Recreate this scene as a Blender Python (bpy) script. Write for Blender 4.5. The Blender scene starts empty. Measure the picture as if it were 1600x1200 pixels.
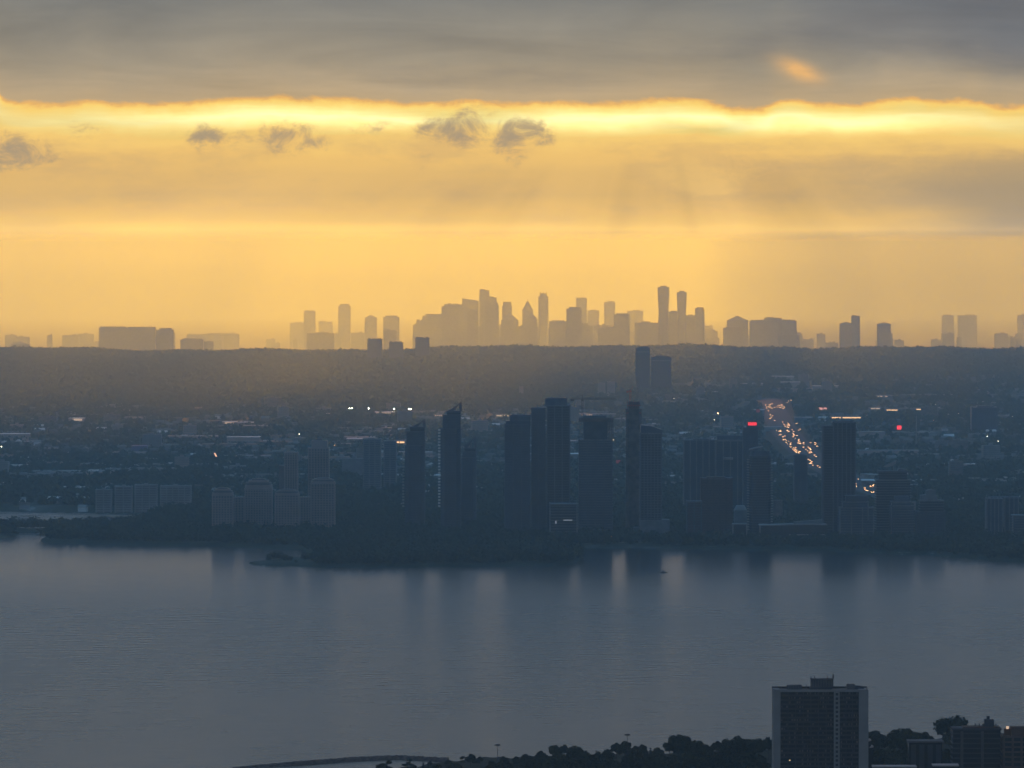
import bpy, math, random
import numpy as np
from mathutils import Vector, Matrix
R_ = math.radians
random.seed(7); rng = np.random.default_rng(11)
S = bpy.context.scene
COL = S.collection

# ------------------------------------------------------------------ camera
F = 10400.0          # focal length in photo pixels (photo 1600 wide)
CAMZ = 350.0         # eye height over the lake
YE = 386.0           # photo row of eye level
RE = 7.4e6           # earth radius with refraction
cd = bpy.data.cameras.new('camera'); cam = bpy.data.objects.new('camera', cd); COL.objects.link(cam)
cd.sensor_width = 36; cd.lens = 36 * F / 1600; cd.clip_start = 5; cd.clip_end = 400000
cam.location = (0, 0, CAMZ)
cam.rotation_euler = (math.pi / 2 - (600 - YE) / F, 0, 0)
S.camera = cam
S.view_settings.view_transform = 'Standard'; S.view_settings.look = 'None'
S.view_settings.exposure = 0; S.view_settings.gamma = 1; S.view_settings.use_curve_mapping = False
cy = S.cycles
cy.use_denoising = True
cy.volume_bounces = 1; cy.max_bounces = 6; cy.diffuse_bounces = 2; cy.glossy_bounces = 3; cy.transmission_bounces = 2
cy.sample_clamp_indirect = 3

# ------------------------------------------------------------------ sun
SUN_EL = 6.3; SUN_AZ = math.degrees(math.atan((1050 - 800) / F))
sd = bpy.data.lights.new('sun', 'SUN'); sun = bpy.data.objects.new('sun', sd); COL.objects.link(sun)
sd.energy = 5.0; sd.angle = R_(0.5); sd.color = (1.0, 0.31, 0.0)
dirv = Vector((math.sin(R_(SUN_AZ)) * math.cos(R_(SUN_EL)), math.cos(R_(SUN_AZ)) * math.cos(R_(SUN_EL)), math.sin(R_(SUN_EL))))
sun.rotation_euler = dirv.to_track_quat('Z', 'Y').to_euler()

# ------------------------------------------------------------------ node helpers
class E:
    """a socket with arithmetic"""
    def __init__(s, nt, k): s.nt = nt; s.k = k
    def m(s, op, *a, clamp=False):
        n = s.nt.nodes.new('ShaderNodeMath'); n.operation = op; n.use_clamp = clamp
        for i, v in enumerate((s,) + a):
            if isinstance(v, E): s.nt.links.new(v.k, n.inputs[i])
            else: n.inputs[i].default_value = v
        return E(s.nt, n.outputs[0])
    def __add__(s, o): return s.m('ADD', o)
    __radd__ = __add__
    def __sub__(s, o): return s.m('SUBTRACT', o)
    def __rsub__(s, o): return (s * -1) + o
    def __mul__(s, o): return s.m('MULTIPLY', o)
    __rmul__ = __mul__
    def __truediv__(s, o): return s.m('DIVIDE', o)
    def exp(s): return s.m('EXPONENT')
    def absv(s): return s.m('ABSOLUTE')
    def sm(s, a, b):
        n = s.nt.nodes.new('ShaderNodeMapRange'); n.interpolation_type = 'SMOOTHSTEP'
        s.nt.links.new(s.k, n.inputs[0]); n.inputs[1].default_value = a; n.inputs[2].default_value = b
        n.inputs[3].default_value = 0; n.inputs[4].default_value = 1
        return E(s.nt, n.outputs[0])
def lin(c): return tuple(((v / 255 + .055) / 1.055) ** 2.4 if v > 10 else v / 255 / 12.92 for v in c)
def mixc(nt, fac, a, b, mode='MIX'):
    n = nt.nodes.new('ShaderNodeMix'); n.data_type = 'RGBA'; n.blend_type = mode; n.clamp_factor = True
    for i, v in ((0, fac), (6, a), (7, b)):
        if isinstance(v, E): nt.links.new(v.k, n.inputs[i])
        elif i == 0: n.inputs[i].default_value = v
        else: n.inputs[i].default_value = (*v[:3], 1)
    return E(nt, n.outputs[2])
def comb(nt, x, y, z):
    n = nt.nodes.new('ShaderNodeCombineXYZ')
    for i, v in enumerate((x, y, z)):
        if isinstance(v, E): nt.links.new(v.k, n.inputs[i])
        else: n.inputs[i].default_value = v
    return E(nt, n.outputs[0])
def noise(nt, vec, scale=1, det=4, rough=.5, dist=0):
    n = nt.nodes.new('ShaderNodeTexNoise'); n.inputs['Scale'].default_value = scale; n.inputs['Detail'].default_value = det
    n.inputs['Roughness'].default_value = rough; n.inputs['Distortion'].default_value = dist
    if vec is not None: nt.links.new(vec.k, n.inputs['Vector'])
    return E(nt, n.outputs['Fac'])
def ramp(nt, fac, stops):
    n = nt.nodes.new('ShaderNodeValToRGB'); el = n.color_ramp.elements
    el[0].position = stops[0][0]; el[0].color = (*stops[0][1], 1); el[1].position = stops[1][0]; el[1].color = (*stops[1][1], 1)
    for p, c in stops[2:]:
        e = el.new(p); e.color = (*c, 1)
    nt.links.new(fac.k, n.inputs[0]); return E(nt, n.outputs[0])
def fcurve(nt, fac, pts):
    n = nt.nodes.new('ShaderNodeFloatCurve'); c = n.mapping.curves[0]
    c.points[0].location = pts[0]; c.points[1].location = pts[-1]
    for p in pts[1:-1]: c.points.new(*p)
    n.mapping.update(); nt.links.new(fac.k, n.inputs[1]); return E(nt, n.outputs[0])

# ------------------------------------------------------------------ world: sky by direction
W = bpy.data.worlds.new('World'); S.world = W; W.use_nodes = True
def build_world():
    nt = W.node_tree; nt.nodes.clear()
    out = nt.nodes.new('ShaderNodeOutputWorld'); bg = nt.nodes.new('ShaderNodeBackground'); bg.inputs[1].default_value = 0.1
    nt.links.new(bg.outputs[0], out.inputs[0])
    tc = nt.nodes.new('ShaderNodeTexCoord'); sp = nt.nodes.new('ShaderNodeSeparateXYZ'); nt.links.new(tc.outputs['Generated'], sp.inputs[0])
    x, y, z = (E(nt, sp.outputs[i]) for i in range(3))
    U = x.m('ARCTAN2', y) * (F / 1000)          # azimuth, about 1 per 1000 photo pixels
    V = z.m('ARCSINE') * (F / 1000)             # elevation, same unit
    row = 386 - V * 1000
    uv = comb(nt, U, V, 0.0)
    n_big = noise(nt, comb(nt, U * 1.5, V * 7, 3.0), 1.0, 5, .55)
    n_mid = noise(nt, comb(nt, U * 5, V * 13, 7.0), 1.0, 6, .6)
    n_fin = noise(nt, comb(nt, U * 22, V * 34, 1.0), 1.0, 6, .62)
    # lower edge of the grey cloud deck
    edge = [(0, 146), (90, 166), (150, 160), (190, 168), (300, 162), (400, 153), (520, 158), (640, 162), (760, 162), (860, 160), (930, 164), (1030, 157), (1110, 163), (1185, 174),
            (1225, 158), (1310, 170), (1420, 158), (1520, 160), (1565, 170), (1600, 170)]
    ed = (fcurve(nt, (U + .8) / 1.6, [(a / 1600, (b - 100) / 100) for a, b in edge]) * 100 - 60) * .8
    sft = row.sm(250, 170)
    n_str = noise(nt, comb(nt, U * 3.2, V * 42, 21.0), 1.0, 6, .6, .3)
    Y = row - ed * sft + (n_str - .5) * 34 * row.sm(172, 188) * row.sm(330, 230) + ((n_fin - .5) * 14 + (noise(nt, comb(nt, U * 9, V * 24, 44.0), 1.0, 7, .62, .5) - .5) * 24) * row.sm(260, 170) + (n_mid - .5) * 46 * row.sm(178, 205) * row.sm(300, 230)
    st = [(0, (128, 127, 122)), (50, (143, 137, 125)), (95, (161, 149, 129)), (135, (180, 160, 130)), (155, (190, 165, 128)), (160, (232, 178, 104)), (165, (255, 214, 116)),
          (173, (255, 229, 140)), (186, (255, 243, 168)), (199, (254, 226, 138)), (213, (248, 206, 118)), (240, (238, 193, 113)), (270, (224, 182, 112)), (305, (219, 178, 110)), (340, (240, 192, 105)), (375, (250, 200, 105)), (500, (242, 192, 108))]
    base = ramp(nt, (Y / 520).m('MAXIMUM', 0.0), [(a / 520, lin(c)) for a, c in st])
    # brightness of the strip swells and fades along it
    band = Y.sm(160, 174) * Y.sm(222, 196)
    sw = None
    for (bx, by, rx, ry, am) in ((430, 184, 170, 13, .9), (590, 192, 90, 10, .9), (935, 190, 110, 14, 1.0), (1090, 184, 70, 10, .7), (1235, 196, 70, 12, .9), (1360, 196, 150, 9, 1.0), (250, 182, 90, 9, .5)):
        du = (U - (bx - 800) / 1000) * (1000 / rx); dv = (V - (386 - by) / 1000) * (1000 / ry / 1.4)
        g = ((du * du + dv * dv) * -0.8).exp() * am; sw = g if sw is None else sw.m('MAXIMUM', g)
    swell = ((sw - .25) * .6 + (n_str - .5) * .9).m('MINIMUM', .4)
    base = mixc(nt, 1.0, base, comb(nt, 1 + band * swell * .75, 1 + band * swell * .75, 1 + band * swell * .85), 'MULTIPLY')
    base = mixc(nt, U.absv().sm(.45, .95) * band * .55, base, lin((250, 205, 120)))
    # soft grey bodies of cloud hanging in the gold
    soft = ((n_mid * .5 + n_big * .5)).sm(.45, .62) * Y.sm(195, 250) * Y.sm(390, 300)
    base = mixc(nt, soft * .62, base, lin((196, 163, 118)))
    lt = n_mid.sm(.56, .7) * Y.sm(215, 250) * Y.sm(360, 300)
    base = mixc(nt, lt * .35, base, lin((252, 205, 112)))
    # ragged dark cumulus scraps
    msum = None
    for (bx, by, rx, ry, am) in ((20, 240, 46, 24, 1), (58, 248, 34, 16, .8), (333, 216, 36, 16, 1.0), (376, 212, 26, 10, .7), (445, 210, 36, 17, .95), (468, 230, 44, 15, .85), (120, 204, 34, 14, .45), (700, 204, 40, 18, .8), (738, 196, 34, 22, 1.0), (726, 214, 30, 14, .9),
                             (838, 208, 30, 16, .8), (800, 222, 24, 26, .95), (820, 200, 26, 14, .7), (660, 250, 26, 16, .4), (585, 200, 44, 12, .4)):
        du = (U - (bx - 800) / 1000) * (1000 / rx / 1.15); dv = (V - (386 - by) / 1000) * (1000 / ry / 1.15)
        g = ((du * du + dv * dv) * -0.8).exp() * am
        msum = g if msum is None else msum.m('MAXIMUM', g)
    n_cl = noise(nt, comb(nt, U * 17, V * 24, 5.0), 1.0, 9, .68, .5)
    cm = (msum + (n_cl - .5) * 3.4).sm(.22, 1.2) * msum.sm(.05, .5)
    halo = (msum * .8 + (n_cl - .5) * 1.6).sm(.1, .7) * msum.sm(.02, .3)
    base = mixc(nt, halo * .55, base, lin((226, 180, 110)))
    base = mixc(nt, cm * .85, base, lin((160, 145, 124)))
    # hole lit from behind, upper right
    du = (U - .447) * (1000 / 34); dv = (V - .276 + (U - .447) * .35) * (1000 / 15)
    hole = ((du * du + dv * dv) * -0.9 + (n_cl - .5) * 1.6).exp().m('MINIMUM', 1.0) * ((du * du + dv * dv) * -.25).exp()
    base = mixc(nt, hole * .85, base, lin((242, 186, 116)))
    # bright rims at right
    n_rim = noise(nt, comb(nt, U * 9, V * 14, 15.0), 1.0, 5, .6, .6)
    rim = (1 - ((n_rim - .5).absv() * 34)).m('MAXIMUM', 0.0) * Y.sm(225, 250) * Y.sm(330, 280) * U.sm(.2, .42)
    base = mixc(nt, rim * .12, base, lin((255, 205, 120)))
    # beams fanning from the hidden sun
    ph = (U - .22).m('ARCTAN2', .35 - V)
    nb = noise(nt, comb(nt, ph * 3.7, 3.3, 0.0), 1.0, 3, .5)
    beam = (nb - .5) * 1.35 * Y.sm(225, 320)
    base = mixc(nt, 1.0, base, comb(nt, 1 + beam * .5, 1 + beam * .46, 1 + beam * .3), 'MULTIPLY')
    # greyer to the right, cooler in the upper right corner
    base = mixc(nt, (U + (n_big - .5) * .5).sm(.36, .86) * Y.sm(195, 300) * .9, base, lin((166, 147, 118)))
    base = mixc(nt, (U + (n_big - .5) * .6 + V * .9).sm(.55, 1.25) * Y.sm(150, 60) * .75, base, lin((98, 106, 118)))
    base = mixc(nt, (n_big).sm(.5, .68) * Y.sm(158, 90) * .55, base, lin((120, 118, 116)))
    base = mixc(nt, (U * -1).sm(.6, 1.0) * Y.sm(150, 40) * .35, base, lin((120, 116, 106)))
    # the sunlit air far beyond is as bright as the haze it continues
    tau = ((V * 1000 / F).m('MAXIMUM', 1e-5).m('POWER', -1.0) * 60.0).m('MINIMUM', 22500.0) * 5.4e-5
    gain = tau.exp()
    base = mixc(nt, 1.0, mixc(nt, 1.0, base, comb(nt, gain, gain, gain), 'MULTIPLY'), comb(nt, (gain - 1) * .045, (gain - 1) * .07, (gain - 1) * .09), 'SUBTRACT')
    n_top = noise(nt, comb(nt, U * 2.4, V * 15, 31.0), 1.0, 7, .58, .5)
    tv = (n_top - .5) * .7 * row.sm(168, 140)
    base = mixc(nt, 1.0, base, comb(nt, 1 + tv, 1 + tv * .95, 1 + tv * .85), 'MULTIPLY')
    base = mixc(nt, V.sm(-.005, -.06), base, (.12, .10, .07))
    # out of frame: overcast above, dusk behind
    sky = nt.nodes.new('ShaderNodeTexSky'); sky.sky_type = 'NISHITA'; sky.sun_disc = False
    sky.sun_elevation = R_(SUN_EL); sky.sun_rotation = R_(SUN_AZ)
    nis = E(nt, sky.outputs[0])
    upper = ramp(nt, (V / 16.4).m('MAXIMUM', 0.0), [(0, UP0), (.05, UP0), (.12, UP1), (.5, UP2), (1, UP3)])
    upper = mixc(nt, ((U * U + (V - .8) * (V - .8)) * -0.9).exp() * .4, upper, (.50, .35, .18))
    gl = (((U - .2) * (U - .2) * 3.5 + (V - .56) * (V - .56) * 42) * -1).exp()
    upper = mixc(nt, gl * (n_big + .3), upper, (1.15, .72, .32))
    tot = mixc(nt, V.sm(.37, .75), base, upper)
    tot = mixc(nt, U.absv().sm(1.3, 7), tot, upper)
    tot = mixc(nt, 1.0, tot, (10, 10, 10), 'MULTIPLY')
    tot = mixc(nt, V.sm(.6, 5) * .12, tot, nis)
    nt.links.new(tot.k, bg.inputs[0])
UP0 = (.42, .39, .34); UP1 = (.23, .33, .42); UP2 = (.10, .34, .66); UP3 = (.07, .37, .82)
build_world()

# ------------------------------------------------------------------ materials
MATS = {}
def mat(name, col, rough=.8, metal=0., var=0., vscale=.05, bump=0., spec=.5, col2=None):
    if name in MATS: return MATS[name]
    m = bpy.data.materials.new(name); m.use_nodes = True; nt = m.node_tree; b = nt.nodes['Principled BSDF']
    b.inputs['Roughness'].default_value = rough; b.inputs['Metallic'].default_value = metal; b.inputs['Specular IOR Level'].default_value = spec
    b.inputs['Base Color'].default_value = (*col, 1)
    if var > 0 or col2:
        tc = nt.nodes.new('ShaderNodeTexCoord'); o = E(nt, tc.outputs['Object'])
        n = noise(nt, o, vscale, 5, .6)
        c2 = col2 or tuple(v * (1 - var) for v in col); c1 = tuple(min(1, v * (1 + var)) for v in col) if not col2 else col
        c = mixc(nt, n.sm(.35, .65), c2, c1); nt.links.new(c.k, b.inputs['Base Color'])
    MATS[name] = m; return m
def emat(name, col, strength):
    m = bpy.data.materials.new(name); m.use_nodes = True; nt = m.node_tree; b = nt.nodes['Principled BSDF']
    b.inputs['Base Color'].default_value = (*[v * .5 for v in col], 1); b.inputs['Emission Color'].default_value = (*col, 1); b.inputs['Emission Strength'].default_value = strength
    m.cycles.emission_sampling = 'NONE'; MATS[name] = m; return m
mat('glass', (.018, .026, .038), .22, var=.3, vscale=.08)
mat('glass_blue', (.026, .054, .095), .3, var=.25, vscale=.06)
mat('far_wall', (.03, .05, .08), .95, spec=.05)
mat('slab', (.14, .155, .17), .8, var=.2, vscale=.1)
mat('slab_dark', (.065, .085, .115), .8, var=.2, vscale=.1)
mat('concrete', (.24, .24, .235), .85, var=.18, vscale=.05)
mat('white', (.62, .62, .60), .7, var=.1, vscale=.06)
mat('raw_concrete', (.15, .12, .11), .9, var=.3, vscale=.15)
mat('pink', (.32, .25, .225), .85, var=.12, vscale=.05)
mat('brick', (.085, .05, .045), .9, var=.2, vscale=.3)
mat('dark', (.03, .032, .036), .7, var=.2)
mat('steel', (.22, .22, .23), .5, .5)
mat('red_steel', (.34, .07, .04), .6)
mat('roof', (.24, .23, .22), .9, var=.3, vscale=.03)
mat('roof_light', (.70, .67, .62), .8, var=.2, vscale=.03)
mat('roof_brown', (.12, .08, .06), .9, var=.3, vscale=.1)
mat('bark', (.06, .045, .035), .95, var=.3, vscale=2)
mat('leaf', (.050, .070, .028), .85, col2=(.022, .036, .018), vscale=.35, spec=.2)
mat('leaf_dark', (.032, .050, .024), .85, col2=(.016, .028, .016), vscale=.3, spec=.2)
mat('rock', (.15, .14, .13), .95, var=.4, vscale=.4)
mat('sign_red', (.5, .03, .03), .5); mat('blue_wall', (.05, .08, .22), .7); EM = 1
mat('car_a', (.5, .5, .5), .3, .3); mat('car_b', (.06, .07, .09), .3, .3); mat('car_c', (.3, .05, .04), .3, .3)
emat('lamp_white', (1, .86, .62), 45); emat('lamp_orange', (1, .50, .22), 50); emat('lamp_head', (1, .52, .22), 17); emat('lamp_tail', (1, .22, .08), 16)
emat('dim_red', (.8, .12, .12), .16); emat('lit_red', (1, .045, .06), 2.0); emat('lit_or_glint', (1, .56, .25), 2.3); emat('lit_warm', (1, .72, .38), 1.6); emat('lit_cool', (.85, .9, 1), .28); emat('flood', (1, .95, .66), 110)
emat('glint_glow', (1, .5, .28), 2.0); emat('lit_pink', (1, .45, .35), 1.3); emat('lit_or_glint_dim', (1, .68, .45), .85); emat('lit_far', (1, .8, .5), 5.0)

# ------------------------------------------------------------------ terrain maths
ED = [(0, 2), (7.6, 2), (8, 3), (9, 8), (10, 14), (12, 28), (14, 40), (16, 50), (18, 58), (20, 63.5), (21, 64), (22, 50), (24, 0), (27, -42), (30, -65), (33, -88), (80, -88)]
_ed = np.array([a for a, b in ED]) * 1000.; _ee = np.array([b for a, b in ED], float)
def elev(d): return np.interp(d, _ed, _ee)
def und(P, D): return (5 * np.sin(P * .0061 + 2.1) + 3.2 * np.sin(P * .019) + 2.0 * np.sin(P * .047 + 1) + (P - 800) * .007) * np.clip((D - 16000) / 3000, 0, 1) * np.clip((23000 - D) / 1500, 0, 1)
def curv(r): return r * r / (2 * RE)
_dt = np.concatenate([np.arange(1000, 20010, 10.)])
_yt = YE + F * (CAMZ - (elev(_dt) - curv(_dt))) / _dt
_ywt = YE + F * (CAMZ + curv(_dt)) / _dt
def dist(yp): return float(np.interp(-yp, -_yt, _dt))          # land row -> distance
def wdist(yp): return np.interp(-np.asarray(yp, float), -_ywt, _dt)   # water row -> distance
def gx(px, d): return (px - 800) / F * d
def gz(d): return float(elev(d) - curv(d))
def topz(yp, d): return CAMZ - (yp - YE) / F * d
def rowof(d): return YE + F * (CAMZ + curv(d)) / d

LAND = [[(-9000, 838), (-300, 842), (0, 842), (24, 839), (30, 833), (82, 832), (76, 840), (60, 846), (75, 849), (150, 851), (230, 852), (330, 853), (400, 857), (470, 859), (482, 866), (470, 872), (440, 875), (405, 878), (386, 881),
         (398, 884), (460, 886), (560, 887), (700, 886), (860, 885), (900, 880), (914, 873), (900, 869), (868, 866), (866, 858), (960, 856), (1100, 858), (1300, 862), (1450, 868), (1600, 880), (1900, 895), (9000, 930), (9000, 100), (-9000, 100)],
        [(560, 1500), (590, 1215), (620, 1203), (660, 1199), (700, 1192), (760, 1187), (900, 1183), (1100, 1178), (1220, 1172), (1360, 1166), (1440, 1160), (1520, 1150), (1700, 1140), (9000, 1100), (9000, 1500)]]
HOLE = [(-9000, 799), (0, 799.5), (120, 801), (215, 804), (262, 808), (240, 816), (215, 824), (180, 828), (90, 829), (60, 829.5), (0, 829.5), (-9000, 829)]
def inpoly(px, py, poly):
    c = np.zeros(px.shape, bool); n = len(poly)
    for i in range(n):
        x1, y1 = poly[i]; x2, y2 = poly[i - 1]
        if y1 == y2: continue
        t = ((y1 > py) != (y2 > py)) & (px < (x2 - x1) * (py - y1) / (y2 - y1) + x1)
        c ^= t
    return c
def is_land(px, py):
    px = np.asarray(px, float); py = np.asarray(py, float)
    j = np.sin(px * .21) * .5 + np.sin(px * .083 + 1) * .6
    a = inpoly(px, py + j * .7, LAND[0]) | inpoly(px, py + j * 2, LAND[1])
    return a & ~inpoly(px, py, HOLE)

# ------------------------------------------------------------------ object helpers
def tag(o, label=None, cat=None, group=None, kind=None):
    if label: o['label'] = label
    if cat: o['category'] = cat
    if group: o['group'] = group
    if kind: o['kind'] = kind
    return o
def empty(name, loc, rz=0):
    o = bpy.data.objects.new(name, None); COL.objects.link(o); o.location = loc; o.rotation_euler = (0, 0, rz); o.empty_display_size = 1; return o
class MB:
    def __init__(s): s.v = []; s.f = []
    def quadbox(s, x0, x1, y0, y1, z0, z1):
        return s.prism([(x0, y0), (x1, y0), (x1, y1), (x0, y1)], z0, z1)
    def box(s, cx, cyy, cz, sx, sy, sz): return s.quadbox(cx - sx / 2, cx + sx / 2, cyy - sy / 2, cyy + sy / 2, cz - sz / 2, cz + sz / 2)
    def prism(s, poly, z0, z1, top=None):
        n = len(poly); b = len(s.v); top = top or poly
        if not hasattr(z1, '__len__'): z1 = [z1] * n
        s.v += [(p[0], p[1], z0) for p in poly] + [(p[0], p[1], z1[i]) for i, p in enumerate(top)]
        s.f += [(b + i, b + (i + 1) % n, b + n + (i + 1) % n, b + n + i) for i in range(n)]
        s.f += [tuple(b + i for i in reversed(range(n))), tuple(b + n + i for i in range(n))]
        return s
    def bar(s, p, q, r, n=4):
        p = Vector(p); q = Vector(q); d = (q - p).normalized(); a = d.orthogonal().normalized(); c = d.cross(a); b = len(s.v)
        for e in (p, q):
            for i in range(n):
                t = 2 * math.pi * (i + .5) / n; s.v.append(tuple(e + (a * math.cos(t) + c * math.sin(t)) * r))
        s.f += [(b + i, b + (i + 1) % n, b + n + (i + 1) % n, b + n + i) for i in range(n)]
        s.f += [tuple(b + i for i in reversed(range(n))), tuple(b + n + i for i in range(n))]
        return s
    def lathe(s, prof, n=12, cx=0, cyy=0):
        b = len(s.v)
        for r, z in prof:
            for i in range(n):
                t = 2 * math.pi * i / n; s.v.append((cx + r * math.cos(t), cyy + r * math.sin(t), z))
        for k in range(len(prof) - 1):
            for i in range(n):
                s.f.append((b + k * n + i, b + k * n + (i + 1) % n, b + (k + 1) * n + (i + 1) % n, b + (k + 1) * n + i))
        s.f += [tuple(b + i for i in reversed(range(n))), tuple(b + (len(prof) - 1) * n + i for i in range(n))]
        return s
    def extr(s, pts, y0, y1):      # outline in XZ given depth along Y
        n = len(pts); b = len(s.v)
        s.v += [(p[0], y0, p[1]) for p in pts] + [(p[0], y1, p[1]) for p in pts]
        s.f += [(b + i, b + (i + 1) % n, b + n + (i + 1) % n, b + n + i) for i in range(n)]
        s.f += [tuple(b + i for i in range(n)), tuple(b + n + i for i in reversed(range(n)))]
        return s
    def build(s, name, m, parent=None, smooth=False):
        me = bpy.data.meshes.new(name); me.from_pydata(s.v, [], s.f); me.materials.append(MATS[m] if isinstance(m, str) else m)
        me.update()
        o = bpy.data.objects.new(name, me); COL.objects.link(o)
        if parent: o.parent = parent
        return o
def nmesh(name, V, Fq, m, parent=None, k=4):
    me = bpy.data.meshes.new(name); V = np.asarray(V, np.float32); Fq = np.asarray(Fq, np.int32)
    me.vertices.add(len(V)); me.vertices.foreach_set('co', V.ravel())
    me.loops.add(Fq.size); me.loops.foreach_set('vertex_index', Fq.ravel())
    me.polygons.add(len(Fq)); me.polygons.foreach_set('loop_start', np.arange(0, Fq.size, k, dtype=np.int32)); me.polygons.foreach_set('loop_total', np.full(len(Fq), k, np.int32))
    me.update(calc_edges=True); me.validate(); me.materials.append(MATS[m] if isinstance(m, str) else m)
    o = bpy.data.objects.new(name, me); COL.objects.link(o)
    if parent: o.parent = parent
    return o
def copy_tree(root, loc, rz=0, sc=None):
    c = root.copy(); COL.objects.link(c); c.location = loc; c.rotation_euler = (0, 0, rz)
    if sc: c.scale = sc
    for ch in root.children:
        d = ch.copy(); COL.objects.link(d); d.parent = c
        for g in ch.children:
            e = g.copy(); COL.objects.link(e); e.parent = d
    return c

# ------------------------------------------------------------------ setting: ground, water
def build_ground():
    cols = np.concatenate([[-30000, -12000, -6000, -3000, -1500, -700, -350], np.arange(-200, 1801, 5), [1950, 2300, 3100, 4600, 7600, 13600, 31600]]).astype(float)
    rows = np.concatenate([np.arange(1500, 1150, -2), np.arange(1150, 900, -10), np.arange(900, 780, -.7), np.arange(780, 543.2, -2.2)])
    dr = np.concatenate([[-4000, -2000, -500, 400, 1200, 2000, 2600], wdist(rows), np.arange(20300, 30000, 500), np.arange(30000, 76001, 3000)])
    rowp = np.concatenate([[1500] * 7, rows, np.full(len(dr) - 7 - len(rows), 540)])
    dr = np.array(dr, float)
    P, D = np.meshgrid(cols, dr); RP = np.meshgrid(cols, rowp)[1]
    spread = np.maximum(np.abs(D), 3000)
    X = (P - 800) / F * spread; Y = D.copy()
    m = is_land(P, RP).astype(float)
    mm = m.copy(); mm[1:-1, 1:-1] = (m[1:-1, 1:-1] * 4 + m[:-2, 1:-1] + m[2:, 1:-1] + m[1:-1, :-2] + m[1:-1, 2:]) / 8
    r = np.hypot(X, Y)
    el = elev(np.abs(D)) + 1.2 * np.sin(X * .004 + 1) * np.sin(Y * .0013) * (D > 9000) + und(P, D)
    Z = np.where(mm > .5, 0.3 + (el - .3) * np.clip((mm - .5) * 2, 0, 1), -4 + mm * 8.0) - curv(r)
    n0, n1 = P.shape; idx = np.arange(n0 * n1).reshape(n0, n1)
    Q = np.stack([idx[:-1, :-1], idx[:-1, 1:], idx[1:, 1:], idx[1:, :-1]], -1).reshape(-1, 4)
    m_ = bpy.data.materials.new('ground'); m_.use_nodes = True; nt = m_.node_tree; b = nt.nodes['Principled BSDF']; b.inputs['Roughness'].default_value = .95; b.inputs['Specular IOR Level'].default_value = .1
    o = E(nt, nt.nodes.new('ShaderNodeTexCoord').outputs['Object'])
    n1_ = noise(nt, o, .0022, 5, .6); n2 = noise(nt, o, .012, 5, .65); n3 = noise(nt, o, .05, 3, .6)
    c = mixc(nt, n2.sm(.42, .6), (.022, .032, .018), (.045, .05, .036))
    c = mixc(nt, (n1_ * .6 + n2 * .4).sm(.54, .64) * .8, c, (.13, .115, .10))
    c = mixc(nt, n3.sm(.60, .68) * n1_.sm(.45, .6) * .7, c, (.32, .30, .27))
    nt.links.new(c.k, b.inputs['Base Color'])
    g = nmesh('ground', np.stack([X, Y, Z], -1).reshape(-1, 3), Q, m_); tag(g, kind='structure')
    # lake
    yy = np.concatenate([[-4000, -1000], np.arange(500, 10001, 500)]).astype(float); xx = np.linspace(-30000, 30000, 61)
    A, B = np.meshgrid(xx, yy); Zw = -curv(np.hypot(A, B)); n0, n1 = A.shape; idx = np.arange(n0 * n1).reshape(n0, n1)
    Q = np.stack([idx[:-1, :-1], idx[:-1, 1:], idx[1:, 1:], idx[1:, :-1]], -1).reshape(-1, 4)
    w = bpy.data.materials.new('lake_water'); w.use_nodes = True; nt = w.node_tree; b = nt.nodes['Principled BSDF']
    b.inputs['Base Color'].default_value = (.012, .022, .028, 1); b.inputs['Roughness'].default_value = WROUGH; b.inputs['IOR'].default_value = 1.333
    o = E(nt, nt.nodes.new('ShaderNodeTexCoord').outputs['Object'])
    sv = nt.nodes.new('ShaderNodeVectorMath'); sv.operation = 'MULTIPLY'; nt.links.new(o.k, sv.inputs[0]); sv.inputs[1].default_value = (.4, .62, 1)
    sv2 = nt.nodes.new('ShaderNodeVectorMath'); sv2.operation = 'MULTIPLY'; nt.links.new(o.k, sv2.inputs[0]); sv2.inputs[1].default_value = (.5, .1, 1)
    nz = noise(nt, E(nt, sv.outputs[0]), .09, 5, .6); nbig = noise(nt, E(nt, sv2.outputs[0]), .0045, 4, .55)
    sxyz = nt.nodes.new('ShaderNodeSeparateXYZ'); nt.links.new(o.k, sxyz.inputs[0])
    lee = (E(nt, sxyz.outputs[1]) + (nbig - .5) * 1500).sm(6350, 7600)          # sheltered, calmer water under the far shore
    rr = (nbig * .16) + (nz * .10) + (WROUGH - .13) - lee * .12 * (1 - (E(nt, sxyz.outputs[1])).sm(8050, 8250))
    nt.links.new(rr.k, b.inputs['Roughness'])
    bp = nt.nodes.new('ShaderNodeBump'); bp.inputs['Strength'].default_value = .6; bp.inputs['Distance'].default_value = 1.0; nt.links.new(nz.k, bp.inputs['Height']); nt.links.new(bp.outputs[0], b.inputs['Normal'])
    wo = nmesh('lake_water', np.stack([A, B, Zw], -1).reshape(-1, 3), Q, w); tag(wo, kind='structure')
WROUGH = .27
build_ground()

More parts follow.
